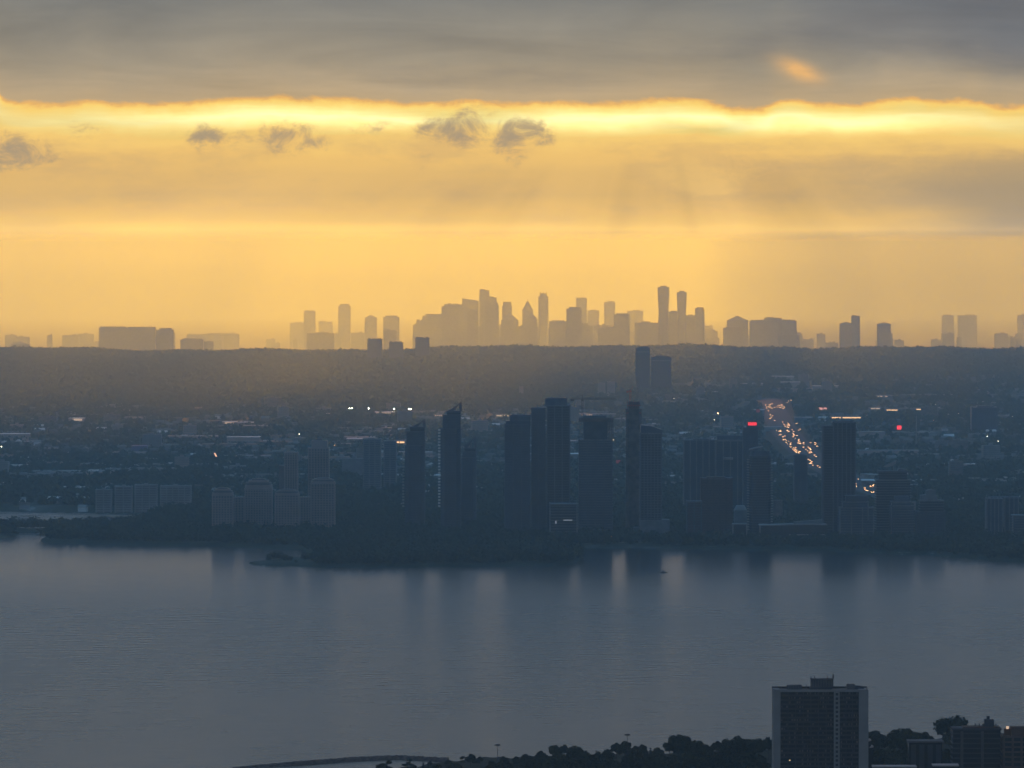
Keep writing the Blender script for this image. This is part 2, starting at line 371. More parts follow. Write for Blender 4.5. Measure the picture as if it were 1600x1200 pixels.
# ------------------------------------------------------------------ clouds added out of frame to shade the near lake and air, and the haze
def shade_cloud_bank(y0, y1, x0, x1, h, seed, wob=900):
    r = np.random.default_rng(seed); nx, ny = 34, 26
    xs = np.linspace(x0, x1, nx); ys = np.linspace(y0, y1, ny); A, B = np.meshgrid(xs, ys)
    B = B + (np.sin(A * .0021 + seed) + .6 * np.sin(A * .0047)) * wob * np.linspace(-1, 1, ny)[:, None] * .4
    A = A + (np.sin(B * .0009 + seed)) * wob * .4
    C = h - curv(np.hypot(A, B)); bump = r.random(A.shape)
    edge = np.minimum.reduce([np.arange(nx)[None, :] * np.ones((ny, 1)), (nx - 1 - np.arange(nx))[None, :] * np.ones((ny, 1)), np.arange(ny)[:, None] * np.ones((1, nx)), (ny - 1 - np.arange(ny))[:, None] * np.ones((1, nx))])
    th = np.clip(edge / 2, 0, 1) * 120
    lo = C - th * .3 * bump; hi = C + 3 + th * (1 + bump)
    V = np.concatenate([np.stack([A, B, lo], -1).reshape(-1, 3), np.stack([A, B, hi], -1).reshape(-1, 3)])
    idx = np.arange(nx * ny).reshape(ny, nx); Q = np.stack([idx[:-1, :-1], idx[1:, :-1], idx[1:, 1:], idx[:-1, 1:]], -1).reshape(-1, 4)
    Q2 = Q[:, ::-1] + nx * ny
    rim = np.concatenate([idx[0, :], idx[1:, -1], idx[-1, -2::-1], idx[-2:0:-1, 0]]); rn = np.roll(rim, -1)
    Q3 = np.stack([rim, rn, rn + nx * ny, rim + nx * ny], -1)
    if 'cloud' not in MATS:
        m = bpy.data.materials.new('cloud'); m.use_nodes = True; nt = m.node_tree; nt.nodes.clear(); o = nt.nodes.new('ShaderNodeOutputMaterial')  # material of the added unseen shade clouds only
        t = nt.nodes.new('ShaderNodeBsdfTranslucent'); t.inputs[0].default_value = (.8, .8, .8, 1); d = nt.nodes.new('ShaderNodeBsdfDiffuse'); d.inputs[0].default_value = (.8, .8, .8, 1)
        mx = nt.nodes.new('ShaderNodeMixShader'); mx.inputs[0].default_value = .3; nt.links.new(t.outputs[0], mx.inputs[1]); nt.links.new(d.outputs[0], mx.inputs[2]); nt.links.new(mx.outputs[0], o.inputs[0]); MATS['cloud'] = m
    c = nmesh('cloud', V, np.concatenate([Q, Q2, Q3]), 'cloud'); tag(c, kind='structure'); return c  # added unseen cloud, there only to shade
shade_cloud_bank(40000, 54000, -24000, 26000, 5000, 3)  # unseen bank added to keep the low sun off the near air
shade_cloud_bank(-9000, 6500, -9000, 9000, 1150, 8)  # unseen deck added overhead to darken the nearest air
def shade_cloudlets(n, y0, y1, pw, xf, amin, amax, h, seed, nu=10, nv=5, elong=1.2):
    r = np.random.default_rng(seed); V = []; Fq = []
    for k in range(n):
        cyy = y0 + (y1 - y0) * r.random() ** pw; cx = xf(cyy, r); a = r.uniform(amin, amax); b_ = a * r.uniform(.7, 1.3) * elong; ph = r.uniform(0, 6, 3); base = len(V)
        for j in range(nv):
            t = math.pi * j / (nv - 1)
            for i in range(nu):
                p = 2 * math.pi * i / nu; w = 1 + .22 * math.sin(3 * p + ph[0]) + .14 * math.sin(5 * p + ph[1]); dy = b_ * w * math.sin(p) * math.sin(t)
                V.append((cx + a * w * math.cos(p) * math.sin(t) + dy * .024, cyy + dy, h - curv(cyy) + 50 * math.cos(t) * (1 + .4 * math.sin(2 * p + ph[2]))))
        for j in range(nv - 1):
            for i in range(nu):
                Fq.append((base + j * nu + i, base + (j + 1) * nu + i, base + (j + 1) * nu + (i + 1) % nu, base + j * nu + (i + 1) % nu))
    tag(nmesh('shade_clouds', V, Fq, 'cloud'), kind='structure')
shade_cloudlets(600, 53700, 64500, 1.25, lambda y, r: r.uniform(-2600, 5200), 70, 190, 5000, 21)  # unseen broken clouds added so sunlight grows gradually toward the ridge
OFF = 45300.0
shade_cloudlets(120, 60500, 100000, 1.0, lambda y, r: .066 * (y - OFF) + 1090 + abs(r.normal()) * 1500 - 500, 90, 300, 5000, 22, elong=1.8)  # unseen clouds added to dim the golden air at right
for k, (px, wd) in enumerate(((120, 40), (330, 60), (480, 26), (820, 22), (1175, 45), (1300, 50))):
    shade_cloudlets(7, 66000, 90000, 1.0, lambda y, r: (px - 1050) / F * 30000 + .024 * y + r.normal() * wd * 1.3, wd * 1.2, wd * 2.6, 5000, 40 + k, elong=7)  # unseen long clouds added to cut shafts into the golden air


def build_haze():
    b = MB(); b.quadbox(-60500, 60500, -4500, 76500, -1100, CAMZ + 60)
    m = bpy.data.materials.new('haze'); m.use_nodes = True; nt = m.node_tree; nt.nodes.clear(); o = nt.nodes.new('ShaderNodeOutputMaterial')
    v = nt.nodes.new('ShaderNodeVolumePrincipled'); v.inputs['Color'].default_value = (*HAZE_COL, 1); v.inputs['Density'].default_value = HAZE; v.inputs['Anisotropy'].default_value = HAZE_G
    nt.links.new(v.outputs[0], o.inputs['Volume']); h = b.build('haze', m); tag(h, kind='stuff')
HAZE = 5.4e-5; HAZE_COL = (.45, .75, 1.0); HAZE_G = .71
build_haze()

# ================================================================== BUILDINGS
def poly_rect(w, d): return [(-w / 2, -d / 2), (w / 2, -d / 2), (w / 2, d / 2), (-w / 2, d / 2)]
def poly_cham(w, d, c): return [(-w/2 + c, -d/2), (w/2 - c, -d/2), (w/2, -d/2 + c), (w/2, d/2 - c), (w/2 - c, d/2), (-w/2 + c, d/2), (-w/2, d/2 - c), (-w/2, -d/2 + c)]
def poly_round(w, d, n=20, e=.5):
    o = []
    for i in range(n):
        t = 2 * math.pi * (i + .5) / n; c, s_ = math.cos(t), math.sin(t)
        o.append((w / 2 * math.copysign(abs(c) ** e, c), d / 2 * math.copysign(abs(s_) ** e, s_)))
    return o
def grow(poly, k):
    mx = max(abs(p[0]) for p in poly); my = max(abs(p[1]) for p in poly)
    return [(p[0] * (1 + k / mx), p[1] * (1 + k / my)) for p in poly]
def shift(poly, dx, dy): return [(p[0] + dx, p[1] + dy) for p in poly]

class Bld:
    """a building standing at photo columns x0..x1 and distance d; local z = height over its ground"""
    def __init__(s, name, label, cat, x0, x1, d, group=None, rz=0):
        s.d = d; s.k = d / F; s.g = gz(d) - 2
        s.xc = (x0 + x1) / 2; s.root = empty(name, (gx(s.xc, d), d, s.g), rz); tag(s.root, label, cat, group); s.w = (x1 - x0) * s.k
    def h(s, row): return topz(row, s.d) - s.g
    def x(s, px): return (px - s.xc) * s.k
    def part(s, name, mb, m, parent=None, **kw):
        o = mb.build(name, m, parent or s.root)
        return o
    def body(s, px0, px1, top, depth, m='glass', slab='slab', floor=3.1, ov=.9, z0=0, style='rect', dy=0, name='tower_shaft', piers=0, pier_m=None, slabs=True, th=.55, bal=None):
        w = (px1 - px0) * s.k; cx = s.x((px0 + px1) / 2); H = s.h(top) if top < 2000 else top - 2000
        P = {'rect': lambda: poly_rect(w - 2 * ov, depth - 2 * ov), 'cham': lambda: poly_cham(w - 2 * ov, depth - 2 * ov, w * .18), 'round': lambda: poly_round(w - 2 * ov, depth - 2 * ov)}[style]()
        P = shift(P, cx, dy); b = MB(); b.prism(P, z0, H); s.part(name, b, m)
        if slabs:
            b = MB(); n = int((H - z0) / floor)
            for i in range(1, n + 1):
                z = z0 + i * floor
                if z > H - .2: break
                Q = shift(grow(shift(P, -cx, -dy), ov), cx, dy); b.prism(Q, z - th, z)
            Q = shift(grow(shift(P, -cx, -dy), ov + .05), cx, dy); b.prism(Q, H - .1, H + 1.1)
            s.part('floor_slabs', b, slab)
        if piers:
            for i in range(piers):
                t = (i + .5) / piers if piers > 1 else .5
                px = -w / 2 + 1.2 + (w - 2.4) * (i / (piers - 1) if piers > 1 else .5)
                b = MB(); b.quadbox(cx + px - .7, cx + px + .7, dy - depth / 2 - .35, dy + depth / 2 + .35, z0, H + 1.6); s.part('wall_pier', b, pier_m or slab)
        return H
    def box(s, name, px0, px1, top, bot, m, depth=14, dy=0, eps=0):
        b = MB(); z0 = s.h(bot) if bot < 2000 else bot - 2000; b.quadbox(s.x(px0), s.x(px1), dy - depth / 2, dy + depth / 2, z0, s.h(top)); return s.part(name, b, m)

# ---- foreground slab apartment block (4.1 km)
def near_slab():
    B = Bld('apartment_block', 'big dark apartment slab at the bottom with pale end walls and a window strip', 'building', 1208, 1356, 4100, rz=R_(1.2))
    k = B.k; D = 19.0; H = B.h(1079); fl = 2.72
    n = int(H / fl)
    x = B.x
    b = MB(); b.quadbox(x(1209), x(1355), -D / 2 + 1.6, D / 2, 0, H); B.part('core_wall', b, 'slab_dark')
    b = MB(); b.quadbox(x(1208), x(1218.5), -D / 2 - .1, D / 2 + .2, 0, H + .9); B.part('end_wall', b, 'end_wall')
    b = MB(); b.quadbox(x(1341), x(1356), -D / 2 - .1, D / 2 + .2, 0, H + .9); B.part('end_wall', b, 'end_wall')
    # stair column with small windows
    b = MB(); b.quadbox(x(1302), x(1311), -D / 2 - .5, -D / 2 + 1.59, 0, H + .7); sc = B.part('stair_column', b, 'end_wall')
    for i in range(n):
        b = MB(); z = H - 1.9 - i * fl
        if z < 3: break
        b.quadbox(x(1304.6), x(1308.4), -D / 2 - .62, -D / 2 - .4, z - .75, z + .75); b.build('window', 'dark', sc)
    # bays: glazing + balcony slabs + rails + party walls
    for (a, c, nb) in ((1218.5, 1302, 7), (1311, 1341, 3)):
        b = MB(); b.quadbox(x(a) + .02, x(c) - .02, -D / 2 + 1.2, -D / 2 + 1.58, 1, H - .5); B.part('glazing', b, 'glass')
        b = MB(); r = MB()
        for i in range(n):
            z = H - .3 - (i + 1) * fl
            if z < 2: break
            b.quadbox(x(a) + .02, x(c) - .02, -D / 2 + .0, -D / 2 + 1.19, z - .22, z)
            r.quadbox(x(a) + .04, x(c) - .04, -D / 2 - .05, -D / 2 + .06, z + .02, z + .95)
        B.part('balcony_slab', b, 'slab_dark'); B.part('balcony_rail', r, 'rail')
        for j in range(1, nb):
            p = x(a) + (x(c) - x(a)) * j / nb
            b = MB(); b.quadbox(p - .14, p + .14, -D / 2 - .02, -D / 2 + 1.2, 1, H - .4); B.part('party_wall', b, 'slab_dark')
        # balcony clutter and curtains
    rr = random.Random(5)
    for i in range(n - 1):
        z = H - .3 - (i + 1) * fl
        for j in range(30):
            a = 1219.5 + j * 4.05
            if 1300 < a < 1312 or a > 1339: continue
            t = rr.random()
            if t < .30: b = MB(); b.quadbox(x(a), x(a) + rr.uniform(.5, 1.25), -D / 2 + 1.08, -D / 2 + 1.19, z + .2, z + 2.2); B.part('curtain', b, 'curtain')
            elif t < .37: b = MB(); b.quadbox(x(a), x(a) + .8, -D / 2 + .5, -D / 2 + .9, z + .01, z + .9); B.part('balcony_cupboard', b, 'slab')
    b = MB(); b.quadbox(x(1232.4), x(1233.2) + .4, -D / 2 + 1.0, -D / 2 + 1.07, B.h(1187.6), B.h(1186.6)); B.part('lit_window', b, 'lit_warm')
    # roof edge
    b = MB(); b.quadbox(x(1218.5), x(1302), -D / 2 - .3, -D / 2 + .4, H - .5, H + 1.0); b.quadbox(x(1311), x(1341), -D / 2 - .3, -D / 2 + .4, H - .5, H + 1.0); B.part('parapet', b, 'end_wall')
    b = MB(); b.quadbox(x(1209), x(1355), -D / 2 + .42, D / 2 - .2, H, H + .5); B.part('roof', b, 'roof')
    b = MB(); b.quadbox(x(1208), x(1356), D / 2 - .6, D / 2 - .2, H + .5, H + 1.7); B.part('roof_rail', b, 'dark')
    b = MB(); b.quadbox(x(1230), x(1253), -3, 4, H + .5, B.h(1071)); p = B.part('equipment_screen', b, 'slab_dark')
    for a in range(6):
        b = MB(); q = x(1231 + a * 4); b.quadbox(q, q + .5, -3.25, -3.02, H + .6, B.h(1071.4)); b.build('screen_post', 'slab', p)
    b = MB(); b.quadbox(x(1265), x(1300), -4, 5, H + .5, B.h(1074)); B.part('lift_house', b, 'slab_dark')
    b = MB(); b.quadbox(x(1267.5), x(1302), -3.4, 4.4, B.h(1074), B.h(1062)); pt = B.part('penthouse', b, 'slab')
    for a in range(9):
        b = MB(); q = x(1267.6) + a * (x(1302) - x(1267.6) - .5) / 8; b.quadbox(q, q + .55, -3.8, -3.42, B.h(1073), B.h(1062.8)); b.build('screen_rib', 'slab_dark', pt)
    b = MB(); b.quadbox(x(1266.8), x(1302.6), -3.9, 4.8, B.h(1062), B.h(1060.6)); b.build('cap_rail', 'slab', pt)
    for a, t in ((1267.5, 1056), (1273, 1055.5), (1293, 1056), (1302, 1052)):
        b = MB(); b.bar((x(a), -3.5, B.h(1062)), (x(a), -3.5, B.h(t)), .22, 6); b.bar((x(a), -3.5, B.h(1061)), (x(a), -3.5, B.h(t + 3.2)), .62, 6); B.part('antenna', b, 'steel')
    b = MB(); b.quadbox(x(1324), x(1336), -2, 4, H + .5, B.h(1069.5)); B.part('vent_house', b, 'slab')
    b = MB(); b.extr([(x(1336), H + .5), (x(1352), H + .5), (x(1348), B.h(1073)), (x(1337), B.h(1072))], -1, 5); B.part('stair_house', b, 'slab_dark')
    for a, t in ((1208.6, 1071), (1220, 1073), (1259.5, 1069), (1353.5, 1071)):
        b = MB(); b.bar((x(a), -D / 2 + 2, H), (x(a), -D / 2 + 2, B.h(t)), .16, 6); b.bar((x(a), -D/2 + 2, B.h(t + 2.5)), (x(a), -D/2 + 2, B.h(t + .8)), .34, 6); B.part('mast', b, 'steel')
mat('end_wall', (.34, .40, .41), .85, var=.07, vscale=.12)
mat('rail', (.055, .065, .085), .6, var=.25, vscale=.35)
mat('curtain', (.16, .16, .17), .9, var=.4, vscale=.5)
near_slab()
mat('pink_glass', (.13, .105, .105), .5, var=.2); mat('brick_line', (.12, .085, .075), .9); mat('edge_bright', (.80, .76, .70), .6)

# ---- sail-topped glass towers
def sail_tower(label, a, c, top_rows, sail, d, edge, lit, group):
    B = Bld('condo_tower', label, 'building', a, c, d, group)
    (r_body, r_mid, r_top), (m0, t0) = top_rows
    B.body(a, c, r_body, 27, 'glass_blue', 'slab_dark', style='cham')
    z = B.h(r_body) + 1.2
    B.body(m0, c, r_mid, 23, 'glass_blue', 'slab_dark', z0=z, style='rect', name='upper_shaft')
    z2 = B.h(r_mid) + 1.2
    B.body(t0, c - .5, r_top, 20, 'glass', 'slab_dark', z0=z2, name='crown_shaft')
    # curved sail fin rising to the right
    (sx0, sy0), (sx1, sy1) = sail
    pts = []
    for i in range(9):
        t = i / 8; pts.append((B.x(sx0 + (sx1 - sx0) * t), B.h(sy0 + (sy1 - sy0) * (t ** 1.25))))
    pts += [(B.x(sx1 + .6), B.h(r_top) + .8), (B.x(sx1 - 2.2), B.h(r_top) + .8)]
    for i in range(6):
        t = 1 - i / 5; x_ = sx0 + 3 + (sx1 - 4 - sx0 - 3) * t; pts.append((B.x(x_), B.h(sy0 + (sy1 - sy0) * (t ** 1.35) + 5.2 * (1 - .2 * t)) - .3))
    b = MB(); b.extr(pts, -8, -5.5); sl = B.part('roof_sail', b, 'slab_dark')
    b = MB(); b.extr([(p[0], p[1]) for p in pts], 5, 7.5); B.part('roof_sail', b, 'slab_dark')
    for t in (.35, .6, .85):
        x_ = B.x(sx0 + (sx1 - sx0) * t); b = MB(); b.bar((x_, -6.8, B.h(r_top)), (x_, -6.8, B.h(sy0 + (sy1 - sy0) * t ** 1.25) - .3), .35); b.build('sail_strut', 'steel', sl)
    b = MB(); b.quadbox(B.x(sx0 + 5), B.x(sx0 + 10), -4, 3, B.h(r_top) + 1.2, B.h(r_top - 4.6)); B.part('penthouse', b, 'concrete')
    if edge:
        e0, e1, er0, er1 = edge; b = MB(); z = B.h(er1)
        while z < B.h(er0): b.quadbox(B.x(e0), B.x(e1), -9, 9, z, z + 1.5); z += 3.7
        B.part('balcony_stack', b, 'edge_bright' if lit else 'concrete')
    return B
G = 'dark condo towers along the far shore'
sail_tower('middle sail-topped tower of three, its left edge dotted with bright balconies', 688, 721, ((671, 649, 643), (691, 697)), ((700, 641.5), (721, 627)), 8080, (684.6, 688, 672, 792), True, G)
sail_tower('left sail-topped tower of three, shorter, with a faint pale left edge', 632, 665, ((697, 675, 668), (634, 640)), ((640, 669), (664, 654)), 8180, (628.5, 631.5, 708, 792), False, G)
sail_tower('lowest sail-topped tower, half hidden behind the tallest sail tower', 716, 745, ((716, 706, 701), (722, 725)), ((725, 696), (744, 680.5)), 8300, None, False, G)

# ---- twin stepped slab
B = Bld('condo_tower', 'wide dark tower with a stepped left shoulder, joined against the tallest slab', 'building', 788, 829, 8020, G)
B.body(788, 829, 664, 30, 'glass_blue', 'slab_dark', piers=4)
B.box('upper_step', 790.5, 829, 657, 665, 'glass_blue', 24); B.box('roof_step', 796.5, 829, 648, 657.5, 'slab_dark', 20)
for a in (801, 812, 818): B.box('vent', a, a + 2.5, 646, 648.2, 'slab', 3)
B = Bld('condo_tower', 'tallest dark slab in the middle with a square box on its roof', 'building', 829.6, 891.5, 8060, G)
B.body(829.6, 853, 638.5, 33, 'glass_blue', 'slab_dark', piers=3)
B.body(853.3, 891.5, 634.5, 36, 'glass', 'slab_dark', piers=4, dy=-2, name='wing_shaft')
B.box('roof_box', 852, 886, 622.5, 635.2, 'slab_dark', 22); B.box('roof_rail', 851.6, 886.4, 621.9, 623.0, 'slab_dark', 22.6)
b = MB(); b.bar((B.x(847), 0, B.h(638)), (B.x(850.5), 0, B.h(633.5)), .5); B.part('window_crane', b, 'steel')
B = Bld('podium_block', 'low banded block with pale floor lines at the foot of the tallest slab', 'building', 858, 905, 7960)
B.body(858, 903, 788, 30, 'glass', 'slab', floor=3.4, ov=1.4, piers=2)
b = MB(); b.quadbox(B.x(880), B.x(894), -16.6, -16.2, B.h(812.6), B.h(811.4)); B.part('lit_canopy', b, 'lit_cool')
b = MB(); b.quadbox(B.x(867.6), B.x(869.2), -16.6, -16.2, B.h(817.5), B.h(813)); B.part('lit_door', b, 'lit_cool')

# ---- towers under construction
B = Bld('unfinished_tower', 'unfinished concrete tower with a dark overhanging work deck near its top', 'building', 904, 959, 8040, G)
B.body(903.5, 957.5, 688, 32, 'glass_blue', 'slab', piers=5, pier_m='slab_dark')
H1 = B.h(688) + 1.2
B.body(911, 949, 658, 26, 'slab_dark', 'slab_dark', z0=H1, ov=1.3, name='upper_shaft', piers=4)
b = MB(); b.quadbox(B.x(904.5), B.x(958), -17, 17, B.h(658.4), B.h(652.5)); B.part('work_deck', b, 'roof_brown')
B.box('top_floor', 911, 947, 649.2, 652.4, 'slab_dark', 24)
for i in range(6): B.box('formwork_post', 911.5 + i * 7, 912.6 + i * 7, 647.4, 649.1, 'slab_dark', 1)
b = MB()
for i in range(11): b.quadbox(B.x(949), B.x(958), -9, 9, B.h(686.5 - i * 2.6), B.h(686.5 - i * 2.6) + .35)
for i in range(4):
    xx = B.x(949.3 + i * 2.8); b.quadbox(xx, xx + .45, -9.2, 9.2, H1, B.h(658.6))
B.part('scaffold_floors', b, 'raw_concrete')
b = MB(); b.quadbox(B.x(951), B.x(954), -9.6, -9.2, B.h(687.8), B.h(686.6)); b.quadbox(B.x(957.6), B.x(959.2), -9.6, -9.2, B.h(687.9), B.h(686.2)); B.part('work_lights', b, 'lit_warm')

def crane(label, px, d, base, top, jib_l, jib_r, m='dark', luff=None):
    C = Bld('tower_crane', label, 'crane', px - 1, px + 1, d, 'tower cranes on the unfinished towers')
    z0, z1 = C.h(base), C.h(top); w = .95
    b = MB()
    for sx in (-w, w):
        for sy in (-w, w): b.bar((sx, sy, z0), (sx, sy, z1), .2)
    z = z0
    while z < z1 - 2:
        b.bar((-w, -w, z), (w, -w, z + 2.2), .13); b.bar((w, w, z), (-w, w, z + 2.2), .13); b.bar((-w, w, z), (-w, -w, z + 2.2), .13); b.bar((w, -w, z), (w, w, z + 2.2), .13); z += 2.2
    C.part('mast', b, m)
    b = MB(); b.quadbox(-1.4, 1.4, -1.4, 1.4, z1, z1 + 2.4); C.part('cab', b, m)
    if luff is None:
        L, Rr = C.x(jib_l), C.x(jib_r)
        b = MB(); zt = z1 + 2.5
        b.bar((L, -.7, zt), (Rr, -.7, zt), .24); b.bar((L, .7, zt), (Rr, .7, zt), .24); b.bar((L * .9, 0, zt + 1.5), (Rr * .96, 0, zt + 1.5), .22)
        n = 26
        for i in range(n):
            xa = L + (Rr - L) * i / n; xb = L + (Rr - L) * (i + 1) / n; xm = (xa + xb) / 2
            b.bar((xa, -.7, zt), (xm, 0, zt + 1.5), .12); b.bar((xm, 0, zt + 1.5), (xb, .7, zt), .12)
        C.part('jib', b, m)
        b = MB(); b.quadbox(min(L, Rr) , min(L, Rr) + 4.5, -1.2, 1.2, zt - 2.4, zt); C.part('counterweight', b, m)
        b = MB(); b.bar((0, 0, zt), (0, 0, zt + 5.5), .35); b.bar((0, 0, zt + 5.4), (L * .8, 0, zt + 1.4), .1); b.bar((0, 0, zt + 5.4), (Rr * .6, 0, zt + 1.4), .1); C.part('apex_ties', b, m)
    else:
        (lx, ly), (kx, ky) = luff; b = MB(); p = Vector((0, 0, z1 + 2)); q = Vector((C.x(lx), 0, C.h(ly)))
        for oy in (-.6, .6): b.bar(p + Vector((0, oy, 0)), q + Vector((0, oy, 0)), .22)
        n = 12
        for i in range(n):
            u = p.lerp(q, i / n); v_ = p.lerp(q, (i + 1) / n); b.bar(u + Vector((0, -.6, 0)), v_ + Vector((0, .6, 0)), .13)
        C.part('luffing_jib', b, m)
        b = MB(); q = Vector((C.x(kx), 0, C.h(ky))); b.bar((0, 0, z1 + 2), q, .4); b.quadbox(q.x - 1.3, q.x + 1.3, -1, 1, q.z - 1.4, q.z + 1.2); C.part('counterweight', b, m)
    return C
crane('tower crane with a long level jib above the unfinished tower', 910, 8045, 655, 627, 891.5, 962)
B = Bld('unfinished_tower', 'tallest slim unfinished tower, brownish, with reddish top floors under a crane', 'building', 974, 1006, 8120, G)
B.body(977, 1003.5, 640, 24, 'raw_concrete', 'raw_concrete', ov=1.0, floor=3.0, style='cham', piers=0)
B.body(981, 999, 629, 18, 'raw_concrete', 'raw_concrete', z0=B.h(640) + 1.2, name='top_floors')
b = MB()
for i in range(7): b.quadbox(B.x(980 + i * 3), B.x(980.7 + i * 3), -9.6, -9, B.h(641), B.h(625.5 + (i % 3) * 1.6))
B.part('formwork_posts', b, 'red_steel')
b = MB(); b.quadbox(B.x(979.5), B.x(1000.5), -10.4, -10, B.h(634.5), B.h(632)); b.quadbox(B.x(978.5), B.x(1001.5), -10.4, -10, B.h(646), B.h(644)); B.part('safety_screen', b, 'red_steel')
crane('luffing crane with reddish mast on the tallest slim unfinished tower', 985, 8118, 631, 613, 0, 0, 'red_steel', ((989, 603.5), (980.5, 612)))
B = Bld('condo_tower', 'dark gridded tower with a sloped roofline beside the slim unfinished tower', 'building', 999, 1034.5, 7990, G)
zt = B.h(672)
B.body(999.5, 1034.5, 678, 28, 'glass', 'slab', floor=3.1, piers=7, pier_m='slab_dark')
b = MB(); b.extr([(B.x(1000.5), B.h(678) + 1.2), (B.x(1033.8), B.h(678) + 1.2), (B.x(1033.8), B.h(671)), (B.x(1018), B.h(665.6)), (B.x(1001), B.h(663.8))], -12, 12); B.part('sloped_roof', b, 'glass_blue')
B.box('left_wing', 990, 999.4, 824, 2000, 'slab_dark', 26)
B.box('podium', 1000, 1046, 812, 2000, 'slab', 38)

# ---- right-hand cluster
B = Bld('condo_tower', 'broad hazy tower behind the brown block, left of the red sign', 'building', 1067, 1120, 8700, G)
B.body(1067, 1119, 688.5, 30, 'glass_blue', 'slab_dark', piers=6, pier_m='slab'); B.box('roof_box', 1083, 1108, 685, 688, 'slab_dark', 14)
B = Bld('condo_tower', 'hazy tower with a wide flat roof box and pale parapet, under the red sign', 'building', 1117, 1165, 8640, G)
B.body(1117, 1165, 688.5, 30, 'glass_blue', 'slab_dark', piers=5, pier_m='slab'); B.box('parapet', 1119, 1162, 687, 689.4, 'slab', 31); B.box('roof_box', 1120, 1160, 680, 687, 'slab_dark', 20)
b = MB(); b.prism(shift(poly_round(13, 9), B.x(1137), -18), B.h(715.5) - B.k * 2, B.h(714)); B.part('round_canopy', b, 'concrete')
B = Bld('condo_tower', 'narrow tower whose roof carries the glowing red sign', 'building', 1160, 1185, 8560, G)
B.body(1160, 1184.5, 669.5, 22, 'glass_blue', 'slab_dark', piers=3)
b = MB(); b.quadbox(B.x(1166.5), B.x(1183.2), -8, 6, B.h(669) + .2, B.h(666)); B.part('sign_base', b, 'slab_dark')
b = MB(); b.prism(shift(poly_round(B.k * 15.8, 4, e=.35), B.x(1175), -9.2), B.h(665.6), B.h(658.2)); sg = B.part('red_sign', b, 'sign_red')
for i in range(5):
    b = MB(); b.quadbox(B.x(1168.8 + i * 2.7), B.x(1170.8 + i * 2.7), -11.5, -11.25, B.h(664.3), B.h(659.8)); b.build('sign_letter', 'lit_red', sg)
B = Bld('condo_tower', 'brown brick block in front of the hazy towers, left of the dotted balcony tower', 'building', 1093, 1146, 7990, G)
B.body(1094, 1145, 748, 28, 'brick', 'brick_line', floor=3.0, ov=.7, piers=6, pier_m='brick'); B.box('roof_box', 1104, 1133, 744.5, 748, 'roof_brown', 14)
B = Bld('condo_tower', 'lower dark block with a pale roof line at the left foot of the brown block', 'building', 1072, 1096, 7940, G)
B.body(1072, 1097, 784, 24, 'brick', 'slab_dark', piers=3); B.box('parapet', 1072, 1097, 782.8, 784.6, 'slab', 26)
B = Bld('condo_tower', 'dark rounded tower with bright balcony dots down both edges', 'building', 1167, 1208, 7960, G)
B.body(1170, 1205, 713, 27, 'glass', 'slab_dark', style='round', ov=.4)
b = MB(); z = B.h(828)
while z < B.h(716):
    b.quadbox(B.x(1167.3), B.x(1171.5), -6, 6, z, z + .9); b.quadbox(B.x(1203.5), B.x(1207.6), -6, 6, z, z + .9); z += 3.1
B.part('balcony_fins', b, 'concrete')
b = MB(); b.prism(shift(poly_round(B.k * 30, 22), B.x(1188), 0), B.h(713), B.h(704.5)); B.part('penthouse', b, 'slab_dark')
b = MB(); b.extr([(B.x(1170), B.h(703.4)), (B.x(1182), B.h(700.8)), (B.x(1193), B.h(698)), (B.x(1192), B.h(696.8)), (B.x(1180), B.h(699.2)), (B.x(1171), B.h(701.6))], -7, 7); B.part('curved_canopy', b, 'concrete')
for a in (1175, 1189):
    b = MB(); b.bar((B.x(a), 0, B.h(704.6)), (B.x(a), 0, B.h(700.5 if a < 1180 else 698.6)), .5); B.part('canopy_post', b, 'steel')
B = Bld('condo_tower', 'faint narrow tower in front of the light-dotted highway', 'building', 1240, 1263, 8800, G)
B.body(1240, 1262, 712, 24, 'glass_blue', 'slab_dark', piers=3); B.box('roof_box', 1243, 1258, 709.5, 712, 'slab_dark', 12)
b = MB(); b.extr([(B.x(1232), B.h(712)), (B.x(1244), B.h(709)), (B.x(1244), B.h(710.2)), (B.x(1232), B.h(713))], -4, 4); B.part('roof_fin', b, 'slab')
B = Bld('condo_tower', 'tall solid dark tower on the right, standing in front of the highway', 'building', 1285, 1338, 7980, G)
B.body(1285.5, 1302, 666, 30, 'glass', 'slab_dark', ov=1.1); B.body(1300, 1337, 660.5, 32, 'glass', 'glass_blue', ov=.5, dy=-1, name='wing_shaft', piers=6, pier_m='slab_dark')
B.box('roof_box', 1303, 1333, 657.6, 660.4, 'slab_dark', 18); B.box('roof_edge', 1284.6, 1287.2, 664.8, 2000, 'slab_dark', 28)
B = Bld('terraced_block', 'stepped mid-rise block at the right foot of the tall solid tower', 'building', 1310, 1366, 7930)
B.body(1311, 1366, 794, 30, 'glass_blue', 'slab', ov=1.2, piers=4); z = B.h(794) + 1.2
B.body(1315, 1357, 785, 24, 'glass_blue', 'slab', z0=z, name='upper_floors'); B.body(1320, 1356, 775.5, 20, 'glass_blue', 'slab_dark', z0=B.h(785) + 1.2, name='crown')
b = MB(); b.bar((B.x(1355.5), -15, B.h(812)), (B.x(1355.5), -15, B.h(786)), .8); B.part('flue', b, 'slab')
B = Bld('condo_tower', 'dark tower on the right with a small pale sail on its roof', 'building', 1367, 1424, 7990, G)
B.body(1367.5, 1423, 750.5, 30, 'glass', 'slab', ov=1.2); B.body(1372, 1418, 738, 25, 'glass', 'slab_dark', z0=B.h(750.5) + 1.2, name='upper_shaft'); B.box('parapet', 1371, 1419, 735.6, 737.4, 'slab_dark', 26)
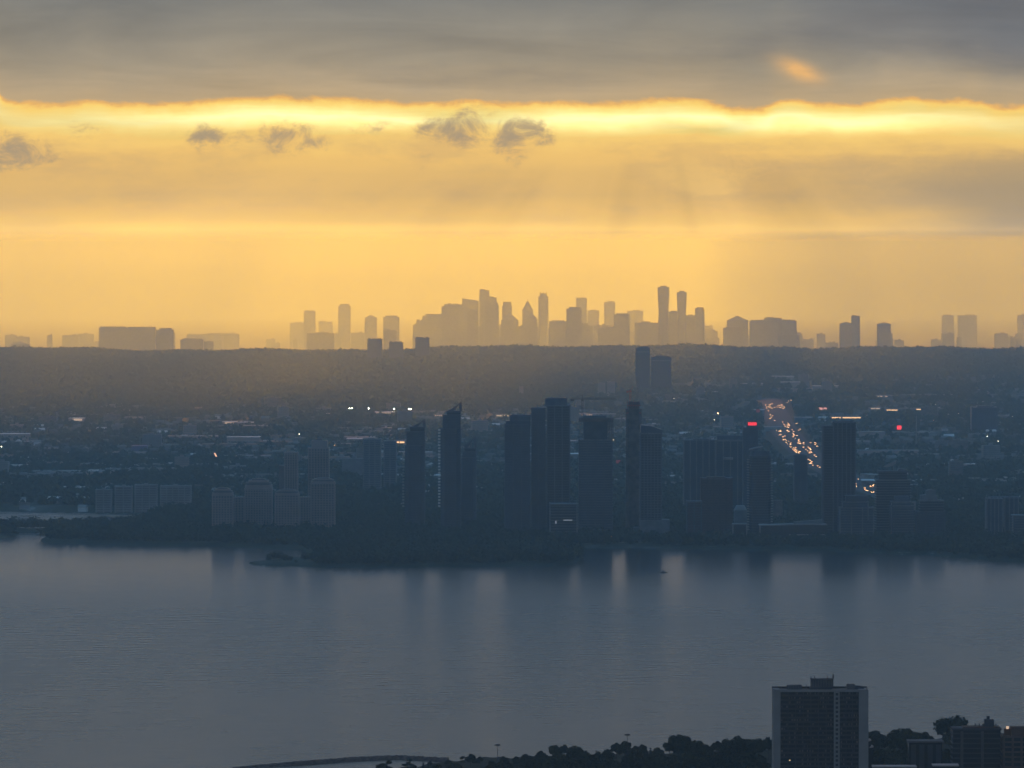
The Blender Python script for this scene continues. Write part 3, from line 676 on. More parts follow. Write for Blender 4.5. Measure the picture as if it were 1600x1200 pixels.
b = MB(); pts = [(B.x(1380), B.h(729.8)), (B.x(1386), B.h(730.2)), (B.x(1394), B.h(728.5)), (B.x(1399.5), B.h(725)), (B.x(1401.5), B.h(719)), (B.x(1398), B.h(721.2)), (B.x(1391), B.h(723.6)), (B.x(1385), B.h(726.6))]
b.extr(pts, -2, 2); B.part('roof_sail', b, 'concrete')
for a in (1386, 1396):
    b = MB(); b.bar((B.x(a), 0, B.h(735.6)), (B.x(a), 0, B.h(727)), .45); B.part('sail_post', b, 'steel')
b = MB(); b.extr([(B.x(1402), B.h(735.6)), (B.x(1418), B.h(735.6)), (B.x(1425), B.h(741)), (B.x(1427), B.h(746)), (B.x(1424.5), B.h(746)), (B.x(1417), B.h(733.6)), (B.x(1404), B.h(731.5))], -9, 9); B.part('curved_roof', b, 'slab')
B = Bld('terraced_block', 'banded glass block stepped in front of the pale-sailed tower', 'building', 1389, 1430, 7925)
B.body(1391, 1429, 791, 28, 'glass_blue', 'slab', ov=1.4); B.body(1392, 1424, 785, 22, 'glass_blue', 'slab', z0=B.h(791) + 1.2, name='upper_floors'); B.body(1396, 1422, 775.5, 18, 'slab_dark', 'slab_dark', z0=B.h(785) + 1.2, name='crown', slabs=False)
b = MB(); b.quadbox(B.x(1424), B.x(1431), -5, 5, B.h(786.5), B.h(784)); b.quadbox(B.x(1428.5), B.x(1431), -5, 5, B.h(797), B.h(786.4)); B.part('roof_frame', b, 'concrete')
B = Bld('terraced_block', 'block with curved stacked roof tiers near the right edge, before the highway', 'building', 1430, 1479, 7955)
B.body(1430, 1477, 800, 28, 'glass_blue', 'slab_dark', ov=1.2, piers=4); B.body(1436, 1475, 783, 24, 'glass', 'slab', z0=B.h(800) + 1.2, name='upper_floors')
for (a, c, r0) in ((1437, 1474, 781.5), (1438, 1464, 774), (1447, 1462, 766.5)):
    b = MB(); n = 8; up = [(B.x(a + (c - a) * i / n), B.h(r0 - 1.6 * math.sin(i / n * math.pi))) for i in range(n + 1)]; b.extr([(B.x(c), B.h(r0) - 5), (B.x(a), B.h(r0) - 5)][::-1] + up[::-1], -10, 10); B.part('roof_tier', b, 'slab')
B = Bld('condo_tower', 'wide apartment pair with tall piers at the right edge of the picture', 'building', 1539, 1569, 8010, G)
B.body(1540, 1567, 780, 28, 'glass_blue', 'slab_dark', piers=5, pier_m='slab')
B = Bld('condo_tower', 'second pier-fronted apartment tower at the right edge, nearer the frame', 'building', 1567, 1592, 8030, G)
B.body(1568, 1592, 779, 28, 'glass_blue', 'slab_dark', piers=4, pier_m='slab'); B.box('parapet', 1545, 1592, 776, 778.8, 'slab_dark', 16)
B = Bld('terraced_block', 'low banded block cut by the right edge of the picture', 'building', 1580, 1622, 7930)
B.body(1581, 1621, 806, 26, 'glass_blue', 'slab', ov=1.5)
B = Bld('office_tower', 'lone bluish square tower far inland at the right edge', 'building', 1516, 1560, 11800)
B.body(1517, 1558, 637, 40, 'glass_blue', 'glass_blue', ov=.4, piers=5, pier_m='glass_blue'); B.box('roof_box', 1526, 1552, 634, 636.8, 'glass_blue', 20)
# shoreline low buildings
B = Bld('waterfront_hall', 'long low waterfront building with a pale outlined roof edge', 'building', 1185, 1294, 7895)
B.body(1186, 1292, 838, 26, 'glass', 'slab', ov=.6, slabs=False, name='hall_wall')
b = MB(); n = 12; up = [(B.x(1186 + 106 * i / n), B.h(820.5 - 2.5 * math.sin(i / n * 2.2) + (0 if i > 1 else -1))) for i in range(n + 1)]
b.extr([(p[0], p[1] - 1.3) for p in up] + up[::-1], -15.5, 14); B.part('roof_edge', b, 'concrete')
b = MB(); b.extr([(B.x(1189), B.h(838.2)), (B.x(1291), B.h(838.2))] + [(p[0], p[1] - 1.4) for p in up[::-1][0:12]], -12.5, 12); B.part('upper_wall', b, 'glass')
b = MB(); b.quadbox(B.x(1186), B.x(1188), -15.3, -14.6, B.h(840), B.h(820.6)); b.quadbox(B.x(1188), B.x(1232), -15.3, -14.6, B.h(841.6), B.h(840.2)); B.part('white_frame', b, 'concrete')
b = MB(); b.quadbox(B.x(1232), B.x(1290), -16, -14.5, B.h(836), B.h(834)); c = B.part('colonnade_beam', b, 'concrete')
for i in range(14): 
    b = MB(); xx = B.x(1233 + i * 4.3); b.quadbox(xx, xx + .9, -15.9, -15, B.h(846), B.h(836) - .02); b.build('column', 'slab', c)
b = MB(); b.extr([(B.x(1240), B.h(815.4)), (B.x(1285), B.h(812)), (B.x(1285), B.h(818.6)), (B.x(1240), B.h(818.6))], -6, 8); B.part('roof_lantern', b, 'slab')
B = Bld('framed_house', 'small square waterfront building with a pale framed front', 'building', 1144, 1168, 7900)
B.body(1146, 1166, 820, 18, 'glass', 'slab', slabs=False, name='front_wall', ov=.2)
b = MB(); b.quadbox(B.x(1144), B.x(1168), -9.8, 8, B.h(819.8), B.h(818)); b.quadbox(B.x(1144), B.x(1146), -9.8, -9.1, 0, B.h(820)); b.quadbox(B.x(1165.5), B.x(1167.8), -9.8, -9.1, 0, B.h(820)); B.part('frame', b, 'concrete')
B = Bld('white_house', 'pale boxy building with a rounded roof between the brown block and the dotted tower', 'building', 1146, 1168, 8180)
B.body(1147, 1167, 797, 18, 'slab', 'slab', slabs=False, name='wall', ov=.1)
b = MB(); b.prism(shift(poly_round(B.k * 20, 16), 0, 0), B.h(797), B.h(790), top=shift(poly_round(B.k * 13, 10), 0, 0)); B.part('rounded_roof', b, 'concrete')
B = Bld('brown_block', 'small brown block right of the dotted balcony tower', 'building', 1208, 1224, 8420)
B.body(1208, 1223, 783, 20, 'raw_concrete', 'raw_concrete', floor=3.4, ov=.4); B.box('vent', 1212, 1217, 781.4, 783, 'slab', 5)

# ---- left group: pale pink domed blocks and slabs
GP = 'pinkish apartment blocks behind the wooded point'
def domed(label, a, c, row, d, dome):
    B = Bld('apartment_block', label, 'building', a, c, d, GP); w = c - a
    r1 = row + dome; B.body(a, c, r1, 26, 'pink_glass', 'pink', ov=.5, floor=3.0, th=1.2, piers=max(5, int(w / 4)), pier_m='pink', style='rect')
    z = B.h(r1) + 1.2; prev = None; n = 5
    for i in range(n):
        t0 = math.sin(i / n * math.pi / 2); f0 = math.cos((i + .35) / n * math.pi / 2) * .97
        z1 = B.h(r1) + 1.2 + (B.h(row) - B.h(r1) - 1.2) * (math.sin((i + 1) / n * math.pi / 2))
        b = MB(); b.prism(poly_cham(w * B.k * f0, 24 * f0, 2 * f0), z, z1); B.part('roof_tier', b, 'pink' if i % 2 == 0 else 'pink_glass'); z = z1
    return B
domed('leftmost small domed pinkish block by the wood', 331, 365, 761.5, 8160, 13)
domed('wide domed pinkish block, second from the left of its group', 382, 426, 747, 8200, 17)
domed('domed pinkish block in front of the tall pale slab', 429, 468, 764, 8120, 10)
domed('domed pinkish block at the right end of its group', 485, 524, 746, 8140, 10)
B = Bld('apartment_block', 'tall pale pinkish slab rising behind the low domed block', 'building', 443, 467, 8330, GP); B.body(444, 466, 708, 24, 'pink_glass', 'pink', piers=6, pier_m='pink', th=.8); B.box('roof_box', 448, 460, 705, 708, 'pink', 10); B.box('side_wing', 436, 444, 727, 2000, 'pink_glass', 18)
B = Bld('apartment_block', 'tallest pinkish tower of its group with a raised square top', 'building', 480, 516, 8360, GP); B.body(481, 515, 701, 28, 'pink_glass', 'pink', piers=8, pier_m='pink', th=.9); B.box('crown', 487, 512, 688, 701, 'pink', 20); B.box('roof_box', 493, 504, 685, 688, 'pink_glass', 9)
B = Bld('link_building', 'low terrace linking the two left domed blocks', 'building', 364, 384, 8230, GP); B.body(352, 392, 778, 16, 'pink_glass', 'pink', ov=.5, th=1, piers=9, pier_m='pink')
B = Bld('link_building', 'low terrace linking the right domed block to its neighbour', 'building', 466, 486, 8230, GP); B.body(464, 488, 778, 16, 'pink_glass', 'pink', ov=.5, th=1, piers=6, pier_m='pink')
for (nm, a, c, r) in (('stepped leftmost', 148, 176, 766), ('broader middle', 178, 208, 761), ('second from right', 209, 247, 758.5), ('rightmost', 249, 300, 760)):
    B = Bld('lowrise_apartments', nm + ' pale low-rise of the row among trees left of the domed blocks', 'building', a, c, 8780, 'pale low-rise row among the trees'); B.body(a + 1, c - 1, r, 18, 'pink_glass', 'concrete', ov=.4, th=1.2, piers=max(3, int((c - a) / 8)), pier_m='concrete')
    B.box('stair_head', (a + c) / 2 - 3, (a + c) / 2 + 3, r - 3.5, r, 'concrete', 8)
for (x0, x1, r, d, m, lab) in ((161, 203, 652, 12900, 'pink', 'broad pinkish slab, left of the far industrial row'), (206, 226, 655, 12800, 'pink', 'narrow pinkish block in the middle of the far industrial row'), (232, 300, 652, 12950, 'roof', 'long grey-pink block with a pale roof in the far industrial row'), (303, 348, 653, 12900, 'pink', 'pinkish block at the right end of the far industrial row')):
    B = Bld('factory_block', lab, 'building', x0, x1, d); B.body(x0, x1, r, 40, m, 'concrete', ov=.5, floor=7, th=1.0); B.box('roof_unit', x0 + 6, x0 + 13, r - 2.6, r, 'roof_light', 14)
B = Bld('apartment_block', 'hazy grey slab with floor bands left of the left sail tower', 'building', 565, 597, 9300); B.body(567, 596, 687, 24, 'glass_blue', 'slab', th=1.0, piers=4); B.box('roof_box', 575, 586, 684.5, 687, 'slab', 10)
B = Bld('apartment_block', 'second hazy banded slab, touching the left sail tower', 'building', 598, 624, 9400); B.body(599, 620, 690, 24, 'glass_blue', 'slab', th=1.0, piers=3); B.box('roof_box', 604, 612, 688, 690, 'slab', 10)
# mid distance towers
for (a, c, r, lab, box) in ((993, 1015.5, 544.5, 'taller of two glassy towers far inland above the city plain', (998, 1012, 541.5)), (1017.5, 1048.5, 558, 'wider, lower of two glassy towers far inland above the city plain', (1024, 1046, 556))):
    B = Bld('office_tower', lab, 'building', a, c, 14700); B.body(a, c, r, 36, 'far_wall', 'far_wall', ov=.3, piers=4, pier_m='far_wall', floor=3.6); B.box('roof_box', box[0], box[1], box[2], r, 'far_wall', 20)
    b = MB(); b.quadbox(B.x(a + 1.5), B.x(c - 1.5), -19, -18.5, B.h(r + 6), B.h(r + 4.5)); B.part('light_band', b, 'slab')
for (a, c, r, lab) in ((934, 946, 599, 'left of two small pale slabs far behind the cranes'), (949, 961, 597, 'right of two small pale slabs far behind the cranes'), (811, 818, 605, 'small pale block far left of the cranes')):
    B = Bld('apartment_block', lab, 'building', a, c, 14200); B.body(a, c, r, 20, 'concrete', 'concrete', th=1.5, ov=.4); B.box('roof_box', a + 3, a + 7, r - 1.5, r, 'concrete', 8)
B = Bld('tented_roof_hall', 'pale hall with a peaked tent-like roof in the distant plain', 'building', 1127, 1182, 15200)
B.body(1140, 1168, 606, 60, 'concrete', 'concrete', slabs=False, name='wall')
b = MB(); b.extr([(B.x(1127), B.h(606)), (B.x(1182), B.h(606)), (B.x(1172), B.h(603)), (B.x(1167), B.h(600.5)), (B.x(1162), B.h(601.8)), (B.x(1157), B.h(600.2)), (B.x(1153), B.h(601.3)), (B.x(1149), B.h(598.2)), (B.x(1144), B.h(601)), (B.x(1137), B.h(603.5))], -60, 60); B.part('tent_roof', b, 'white')

# ---- three dark blocks and the city skyline beyond the ridge
def hazy(label, a, c, row, d, top=None, group='hazy towers of the distant skyline', extra=(), m='concrete', depth=None, name='distant_tower', cat='building'):
    B = Bld(name, label, cat, a, c, d, group); w = (c - a) * B.k; dp = depth or min(60, max(25, w * .8)); H = B.h(row)
    if top == 'pyramid':
        e = extra[0]; b = MB(); b.prism(poly_rect(w, dp), 0, B.h(e)); B.part('shaft', b, m)
        b = MB(); b.prism(poly_rect(w * .94, dp * .94), B.h(e), H, top=poly_rect(w * .05, dp * .05)); B.part('pyramid_roof', b, m)
    elif top == 'pointed':
        e = extra[0]; b = MB(); b.prism(poly_rect(w, dp), 0, B.h(e)); B.part('shaft', b, m)
        z = B.h(e); n = 4
        for i in range(n):
            f0, f1 = 1 - i / n * .8, 1 - (i + 1) / n * .8; z1 = B.h(e) + (H - B.h(e)) * ((i + 1) / n) ** 1.25
            b = MB(); b.prism(poly_rect(w * f0 * .98, dp * f0 * .98), z, z1, top=poly_rect(w * f1, dp * f1)); B.part('spire_stage', b, m); z = z1
        b = MB(); b.bar((0, 0, H - 1), (0, 0, H + 9), 1.2); B.part('spire', b, m)
    elif top == 'hour':
        n = 18; waist = extra[0]; prof = []
        b = MB(); prev = None
        for i in range(n + 1):
            t = i / n; px = 1 - waist * math.exp(-((t - .62) / .17) ** 2); tw = R_(0 + 50 * t)
            p = [(q[0] * px, q[1] * px) for q in poly_round(w, w * .74, 24, 1.0)]
            p = [(q[0], q[1]) for q in p]
            if prev: b.prism(prev, H * (i - 1) / n, H * t, top=p)
            prev = p
        B.part('curved_shaft', b, m)
        b = MB(); b.prism(poly_round(w * .55, w * .4, 16, 1.0), H, H + 5); B.part('penthouse', b, m)
    elif top == 'crown':
        b = MB(); b.prism(poly_cham(w, dp, w * .15), 0, B.h(row + 7)); B.part('shaft', b, m)
        b = MB(); b.prism(poly_rect(w * .72, dp * .7), B.h(row + 7), B.h(row + 2)); B.part('crown', b, m)
        for sx in (-.3, 0, .3):
            b = MB(); b.quadbox(sx * w - 2, sx * w + 2, -4, 4, B.h(row + 2), H); B.part('crown_post', b, m)
    elif top == 'step':
        b = MB(); b.prism(poly_rect(w, dp), 0, H if not extra else B.h(extra[0][2])); B.part('shaft', b, m)
        for (p0, p1, rr0, rr1) in [(e[0], e[1], e[2], e[3]) for e in extra]: B.box('step', p0, p1, rr1, rr0, m, dp * .8)
    elif top == 'slope':
        b = MB(); b.extr([(-w/2, 0), (w/2, 0), (w/2, B.h(extra[1])), (-w/2, B.h(extra[0]))], -dp/2, dp/2); B.part('shaft', b, m); B.box('roof_box', a + (c - a) * .3, a + (c - a) * .6, row - 1, max(extra) + 1, m, 10)
    else:
        b = MB(); b.prism(poly_rect(w, dp), 0, H); B.part('shaft', b, m)
        ph = B.k * 1.6; b = MB(); ox = (len(label) % 5 - 2) * .08 * w; b.quadbox(ox - w * .26, ox + w * .22, -dp * .25, dp * .25, H, H + ph); B.part('roof_box', b, m)
        b = MB(); b.prism(poly_rect(w + 1.5, dp + 1.5), H - 1.5, H + 1.2); B.part('parapet', b, m)
    return B
for (a, c, r, lab) in ((574, 597.5, 530.5, 'left of three dark blocks on the hazy ridge'), (608, 630, 535.5, 'middle, lowest of three dark blocks on the hazy ridge'), (649, 671, 528.5, 'right of three dark blocks on the hazy ridge, with a notched roof')):
    B = hazy(lab, a, c, r, 18500, m='slab_dark', group='three dark blocks on the ridge')
    for (p, q) in ((a + 1, a + 5), (c - 6, c - 2)): B.box('lift_house', p, q, r - 2.2, r, 'slab_dark', 8)
SK = [
 ('low hazy block with a peaked middle at the far left', 18, 46, 534, 21000, 'pyramid', (537,)),
 ('long wide slab block at the left of the skyline', 155, 243, 511, 20600, 'step', ((157, 197, 512, 510.2), (200, 243, 512, 510.6))),
 ('dark tower beside the long wide slab block', 244.5, 271.5, 515, 19800, 'step', ((249, 268, 515, 512.4),)),
 ('hazy low block right of the dark left tower', 282, 318, 530, 20500, 'step', ((285, 316, 530, 528.5),)),
 ('very faint long block behind the low block on the left', 292, 372, 522, 27500, None, ()),
 ('small low hazy block between the left slabs', 318, 334, 534, 20800, None, ()),
 ('faint narrow tower standing alone left of centre', 475, 493, 486.5, 27000, 'step', ((477, 491, 486.5, 485),)),
 ('taller faint rounded-top tower left of centre', 528.5, 548, 478, 26500, 'step', ((531, 546, 478, 475),)),
 ('long low hazy block under the faint narrow tower', 480, 522, 521, 21500, None, ()),
 ('very faint low block behind the lone faint tower', 453, 476, 505, 29500, None, ()),
 ('very faint block between the two lone faint towers', 498, 520, 503, 29500, None, ()),
 ('faint peaked tower, third of the lone ones', 570, 589, 492, 25500, 'pyramid', (496,)),
 ('faint wide-topped block, fourth of the lone ones', 599, 624, 495, 25000, 'step', ((602, 621, 495, 493),)),
 ('low hazy block just above the ridge trio', 599, 620, 516, 21500, None, ()),
 ('sloping shoulder at the left end of the skyline cluster', 645, 663, 500, 24500, 'slope', (508, 497)),
 ('rounded block at the left end of the skyline cluster', 660, 691, 491, 24500, 'step', ((665, 690, 493, 490.5),)),
 ('broad stepped tower with a small cap, left in the cluster', 690, 716, 478, 23800, 'step', ((694, 706, 478, 475), (700, 705, 475.5, 473.8))),
 ('tower just right of the small-capped stepped tower', 706, 724, 476, 24600, None, ()),
 ('faint wide tower with an angled top left of the tallest core tower', 722, 748, 469, 25200, 'slope', (466, 470)),
 ('square tower in front of the angled faint tower', 730, 747, 486, 23000, None, ()),
 ('tallest square tower of the skyline core', 749, 764.5, 453.5, 25000, None, ()),
 ('broad tower right behind the tallest square one', 760, 776, 465, 24600, None, ()),
 ('stepped tower on the right flank of the tallest square one', 758, 779.5, 477, 23500, 'step', ((762, 778, 477, 473),)),
 ('slender tapering tower right of the core', 784.5, 800, 478, 24400, 'step', ((786, 799, 478, 471.5),)),
 ('peaked block at the foot of the slender tapering tower', 783, 810, 489, 23200, 'pyramid', (500,)),
 ('faint tower with a sharp needle-pointed roof', 816, 833, 471, 24200, 'pointed', (484,)),
 ('tower with a rounded pyramid roof before the needle-pointed one', 820, 840, 488, 22800, 'pyramid', (498,)),
 ('tall narrow tower with a notched crown', 841, 857, 456, 25000, 'crown', ()),
 ('broad low block under the notched-crown tower', 858, 886, 502, 22600, 'step', ((862, 882, 502, 500.5),)),
 ('dark broad tower with a stepped left roof', 885, 908.5, 482, 22000, 'step', ((889, 908, 482, 479.5),)),
 ('faint tall tower behind the stepped-roof dark one', 900, 917, 466, 27000, 'step', ((902, 915, 466, 465),)),
 ('faint broad tower right of the dark stepped one', 918, 936, 485.5, 27200, None, ()),
 ('faint square tower in the gap before the twisting pair', 944, 961, 472, 27200, None, ()),
 ('long low block before the gap of the cluster', 908, 926, 506, 22600, 'slope', (504, 510)),
 ('rounded darker tower with a low block at its left', 959.5, 984, 491, 22200, 'step', ((963, 981, 491, 489.5),)),
 ('low wide block left of the rounded darker tower', 934, 962, 511, 22000, 'slope', (513, 509)),
 ('very faint block behind the rounded darker tower', 980, 1005, 486, 28500, None, ()),
 ('long flat block left of the taller twisting tower', 992, 1029, 504, 21600, 'step', ((1002, 1016, 504, 502),)),
 ('taller of the two curved hourglass towers', 1027.5, 1046, 448.5, 21800, 'hour', (.16,)),
 ('shorter of the two curved hourglass towers', 1057.5, 1073, 456.5, 22000, 'hour', (.17,)),
 ('block filling the gap between the two hourglass towers', 1045, 1058.5, 487, 21700, 'step', ((1048, 1057, 487, 485.5),)),
 ('block just right of the shorter hourglass tower', 1072, 1086, 493, 21600, None, ()),
 ('square tower with a bright glinting right edge', 1086, 1099.5, 481.5, 21400, 'step', ((1089, 1099, 481.5, 480),)),
 ('low faint block right of the glinting tower', 1101, 1121, 517, 24000, None, ()),
 ('block with a peaked roof, alone right of the cluster', 1136, 1168.5, 493.5, 21900, 'pyramid', (500,)),
 ('low front block before the lone peaked block', 1130, 1160, 512, 20900, 'step', ((1134, 1158, 512, 510.5),)),
 ('left third of the wide flat-topped group', 1171, 1196, 501, 21600, 'step', ((1173, 1193, 501, 499.8),)),
 ('middle third of the wide flat-topped group, its tallest', 1194, 1221, 497, 21800, None, ()),
 ('right third of the wide flat-topped group', 1219, 1244.5, 501, 21600, 'step', ((1222, 1242, 501, 499.6),)),
 ('small low dark block at the foot of the flat-topped group', 1216, 1249, 524, 20300, None, ()),
 ('wide block of the pair standing alone at right', 1312, 1333, 503, 21000, 'pyramid', (505,)),
 ('narrow taller block of the pair standing alone at right', 1330.5, 1343.5, 494, 20900, None, ()),
 ('small block with a peaked roof right of the lone pair', 1370.5, 1391.5, 503.5, 21200, 'pyramid', (506,)),
 ('very faint block, left of the last ones at far right', 1472, 1490, 493, 30500, 'step', ((1474, 1486, 493, 491.5),)),
 ('very faint wide block, middle of the last ones at far right', 1497, 1526, 493, 30500, None, ()),
 ('very faint block cut by the right edge above the plain', 1590, 1608, 492, 30500, None, ()),
]
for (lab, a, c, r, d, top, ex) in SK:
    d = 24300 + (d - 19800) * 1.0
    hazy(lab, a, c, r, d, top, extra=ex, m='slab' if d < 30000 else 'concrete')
mat('mirror', (1, .9, .75), .12, 1.0)
for o in list(COL.objects):
    if o.get('label') == 'square tower with a bright glinting right edge':
        dd = 24300 + 1600; k = dd / F; H = topz(481.5, dd) - (gz(dd) - 2); b = MB(); b.prism([(6.75 * k, -16), (8.05 * k, -16), (6.75 * k, 16)], 14, H - 3); b.build('glass_edge', 'mirror', o)
# low blocks at the foot of the skyline, nothing tells them apart
rr = random.Random(40)
for i in range(150):
    px = rr.choice([rr.uniform(640, 1110), rr.uniform(640, 1260), rr.uniform(0, 1600), rr.uniform(0, 1600)]); w = rr.uniform(6, 26); row = rr.uniform(506, 528) if 680 < px < 1100 else rr.uniform(519, 536)
    B = Bld('distant_block', 'low blurred block at the hazy foot of the distant skyline', 'building', px, px + w, rr.uniform(27500, 33000), 'low blocks at the foot of the distant skyline')
    H = B.h(row); b = MB(); b.prism(poly_rect(B.w, 30), 0, H); B.part('wall', b, 'slab'); b = MB(); q = B.w * rr.uniform(-.25, .2); b.quadbox(q, q + B.w * .25, -8, 8, H, H + 5); B.part('roof_box', b, 'slab')

# ================================================================== TREES
def leaf_cloud(lobes, n, size, r, squash=.8, shell=.55):
    """n little quads scattered through a set of lobes (cx,cy,cz,rad)"""
    L = np.array(lobes); w = L[:, 3] ** 2; pick = r.choice(len(L), n, p=w / w.sum())
    d = r.normal(size=(n, 3)); d /= np.linalg.norm(d, axis=1)[:, None]
    rad = (shell + (1 - shell) * r.random(n)) ** .8
    c = L[pick, :3] + d * (L[pick, 3] * rad)[:, None] * np.array([1, 1, squash])
    a = r.normal(size=(n, 3)); a /= np.linalg.norm(a, axis=1)[:, None]
    b = np.cross(a, d + r.normal(size=(n, 3)) * .5); b /= np.linalg.norm(b, axis=1)[:, None]
    sz = size * (.6 + .8 * r.random(n))[:, None]
    a *= sz; b *= sz * .8
    return np.stack([c - a - b, c + a - b * .6, c + a * .8 + b, c - a * .7 + b * .9], 1).reshape(-1, 3)
def tree_proto(seed, H, Wd, n, size, kind='broad'):
    r = np.random.default_rng(seed); lobes = []
    if kind == 'broad':
        for i in range(9):
            t = 2 * math.pi * i / 9 + r.random(); rr_ = Wd * .26 * (.6 + .7 * r.random()); lobes.append((math.cos(t) * rr_, math.sin(t) * rr_, H * (.42 + .34 * r.random()), Wd * (.17 + .1 * r.random())))
        lobes.append((r.normal() * Wd * .06, 0, H * .8, Wd * .19)); lobes.append((0, 0, H * .55, Wd * .28))
    elif kind == 'bush':
        for i in range(6): lobes.append((r.normal() * Wd * .2, r.normal() * Wd * .2, H * (.3 + .35 * r.random()), Wd * .24))
    else:
        for i in range(8):
            t = i / 7; lobes.append((0, 0, H * (.2 + .74 * t), Wd * (.42 - .36 * t) + .3))
    V = leaf_cloud(lobes, n, size, r)
    V[:, 2] = np.clip(V[:, 2], H * .08, None)
    root = empty('broadleaf_tree' if kind != 'conifer' else 'conifer_tree', (0, 0, -9999))
    b = MB(); h0 = H * .62; seg = [(0, 0, 0, .032 * H * .6), (.1, .05, h0 * .5, .02 * H * .6), (.0, .1, h0, .009 * H * .6)]
    for p, q in zip(seg, seg[1:]): b.lathe([(p[3], p[2]), (q[3], q[2])], 6, (p[0] + q[0]) / 2, (p[1] + q[1]) / 2)
    for i in range(5 if kind == 'broad' else 0):
        t = 2 * math.pi * i / 5 + .4; b.bar((0, 0, h0 * (.4 + .1 * i)), (math.cos(t) * Wd * .28, math.sin(t) * Wd * .28, h0 * (.7 + .1 * i)), H * .007, 4)
    b.build('trunk', 'bark', root)
    nmesh('crown', V, np.arange(len(V)).reshape(-1, 4), 'leaf_dark' if seed % 2 else 'leaf', root)
    return root
PR_HI = [tree_proto(1, 20, 15, 3400, .5), tree_proto(2, 20, 18, 3800, .52), tree_proto(3, 20, 12, 2900, .48), tree_proto(4, 20, 16, 3400, .5), tree_proto(5, 20, 19, 3900, .52)]
PR_LO = [tree_proto(11, 14, 12, 420, 1.0), tree_proto(12, 14, 15, 480, 1.05), tree_proto(13, 14, 10, 360, .95), tree_proto(14, 14, 13, 420, 1.0)]
PR_CO = tree_proto(21, 18, 7, 1400, .45, 'conifer'); PR_BU = tree_proto(22, 6, 7, 700, .45, 'bush'); PR_BU.name = 'bush'
tr = random.Random(3)
def put_tree(proto, H0, px, top, d, base=None, label=None, group=None, cat='tree', wide=1.0):
    z = gz(d); H = topz(top, d) - z; k = max(.15, H / H0)
    o = copy_tree(proto, (gx(px, d), d, z - .4), tr.uniform(0, 6.28), (k * wide, k * wide, k)); tag(o, label, cat, group); return o
NT = [(608, 1186, 1.0), (640, 1184, 1.1), (672, 1188, 1.2), (700, 1187, 1.2), (722, 1181, 1.0), (735, 1175.5, 1.0), (750, 1181, .9), (787, 1179, .9), (806, 1180, .9), (822, 1177, 1.1), (846, 1171, 1.0), (868, 1162, .9), (882, 1160, .9), (899, 1162, .9),
      (913, 1173, .8), (936, 1172, .9), (950, 1169, .9), (963, 1157, .8), (976, 1154.5, .8), (992, 1164, .8), (1003, 1160, .9), (1028, 1166, .9), (1047, 1153, .9), (1061, 1143.5, .8), (1073, 1147, .8), (1092, 1153, .8), (1104, 1161, .8),
      (1121, 1154, .8), (1136, 1150, .8), (1151, 1146.5, .8), (1170, 1151, .8), (1186, 1151, .8), (1201, 1147, .8), (1358, 1140, .8), (1372, 1139, .8), (1392, 1141, .9), (1410, 1134, .9), (1418, 1132, .8), (1430, 1140, .8), (1448, 1141, .9), (1490, 1133, .9), (1500, 1134, .8)]
TGN = 'tall broadleaf trees along the near shore'
for i, (px, top, w) in enumerate(NT):
    d = 4480 + tr.uniform(-30, 60) + (60 if px > 1350 else 0)
    put_tree(PR_HI[i % 5], 20, px, top, d, label='dark broadleaf tree in the treeline along the near shore', group=TGN, wide=max(w, .9) * tr.uniform(.95, 1.15))
for i in range(26):      # trees standing in front of the shore row
    px = 610 + i * 38 + tr.uniform(-12, 12)
    if 1205 < px < 1360: px += 160
    top = np.interp(px, [600, 760, 880, 1060, 1200, 1400, 1600], [1192, 1186, 1172, 1166, 1164, 1160, 1166]) + tr.uniform(-3, 6)
    put_tree(PR_HI[(i * 3) % 5], 20, px, top, 4330 + tr.uniform(-40, 60), label='dark broadleaf tree in front of the near shore treeline', group='broadleaf trees in front of the near shore row', wide=tr.uniform(1.0, 1.4))
for px, top in ((932, 1172), (916, 1172), (1017, 1168), (661, 1190), (1112, 1164)):
    put_tree(PR_CO, 18, px, top, 4440, label='narrow pointed tree poking out of the near shore treeline', group='pointed trees in the near treeline')
for i in range(34):
    px = tr.uniform(600, 1420)
    put_tree(PR_BU, 6, px, np.interp(px, [600, 760, 900, 1200, 1420], [1192, 1189, 1182, 1176, 1168]) + tr.uniform(-2, 3), 4500 + tr.uniform(-30, 20), label='low rounded bush at the foot of the near shore treeline', group='bushes under the near shore trees', cat='bush', wide=1.6)
# far shore individuals
SP = 'dark trees on the wooded point across the lake'
for (px, row, top, w) in ((424, 880, 863, 1.0), (430, 881, 860, 1.1), (437, 880, 859.5, 1.1), (445, 881, 865, 1.2), (453, 881, 868, 1.0), (419, 881, 868, 1.0), (474, 881, 863, .8), (480, 881, 862, .9), (486, 882, 862, 1.0), (462, 883, 874, 1.0)):
    put_tree(tr.choice(PR_LO), 14, px, top, wdist(row), label='dark tree standing on the low spit at the tip of the wooded point', group='trees on the tip of the spit', wide=w)
for i in range(100):
    px = 488 + i * 4.2 + tr.uniform(-1.5, 1.5); row = np.interp(px, [486, 560, 700, 860, 905], [883, 885.5, 884.5, 883, 876]) - tr.uniform(0, 4)
    put_tree(tr.choice(PR_LO), 14, px, row - tr.uniform(10, 19), wdist(row), label='dark broadleaf tree along the waterline of the wooded point', group=SP, wide=tr.uniform(.9, 1.4))
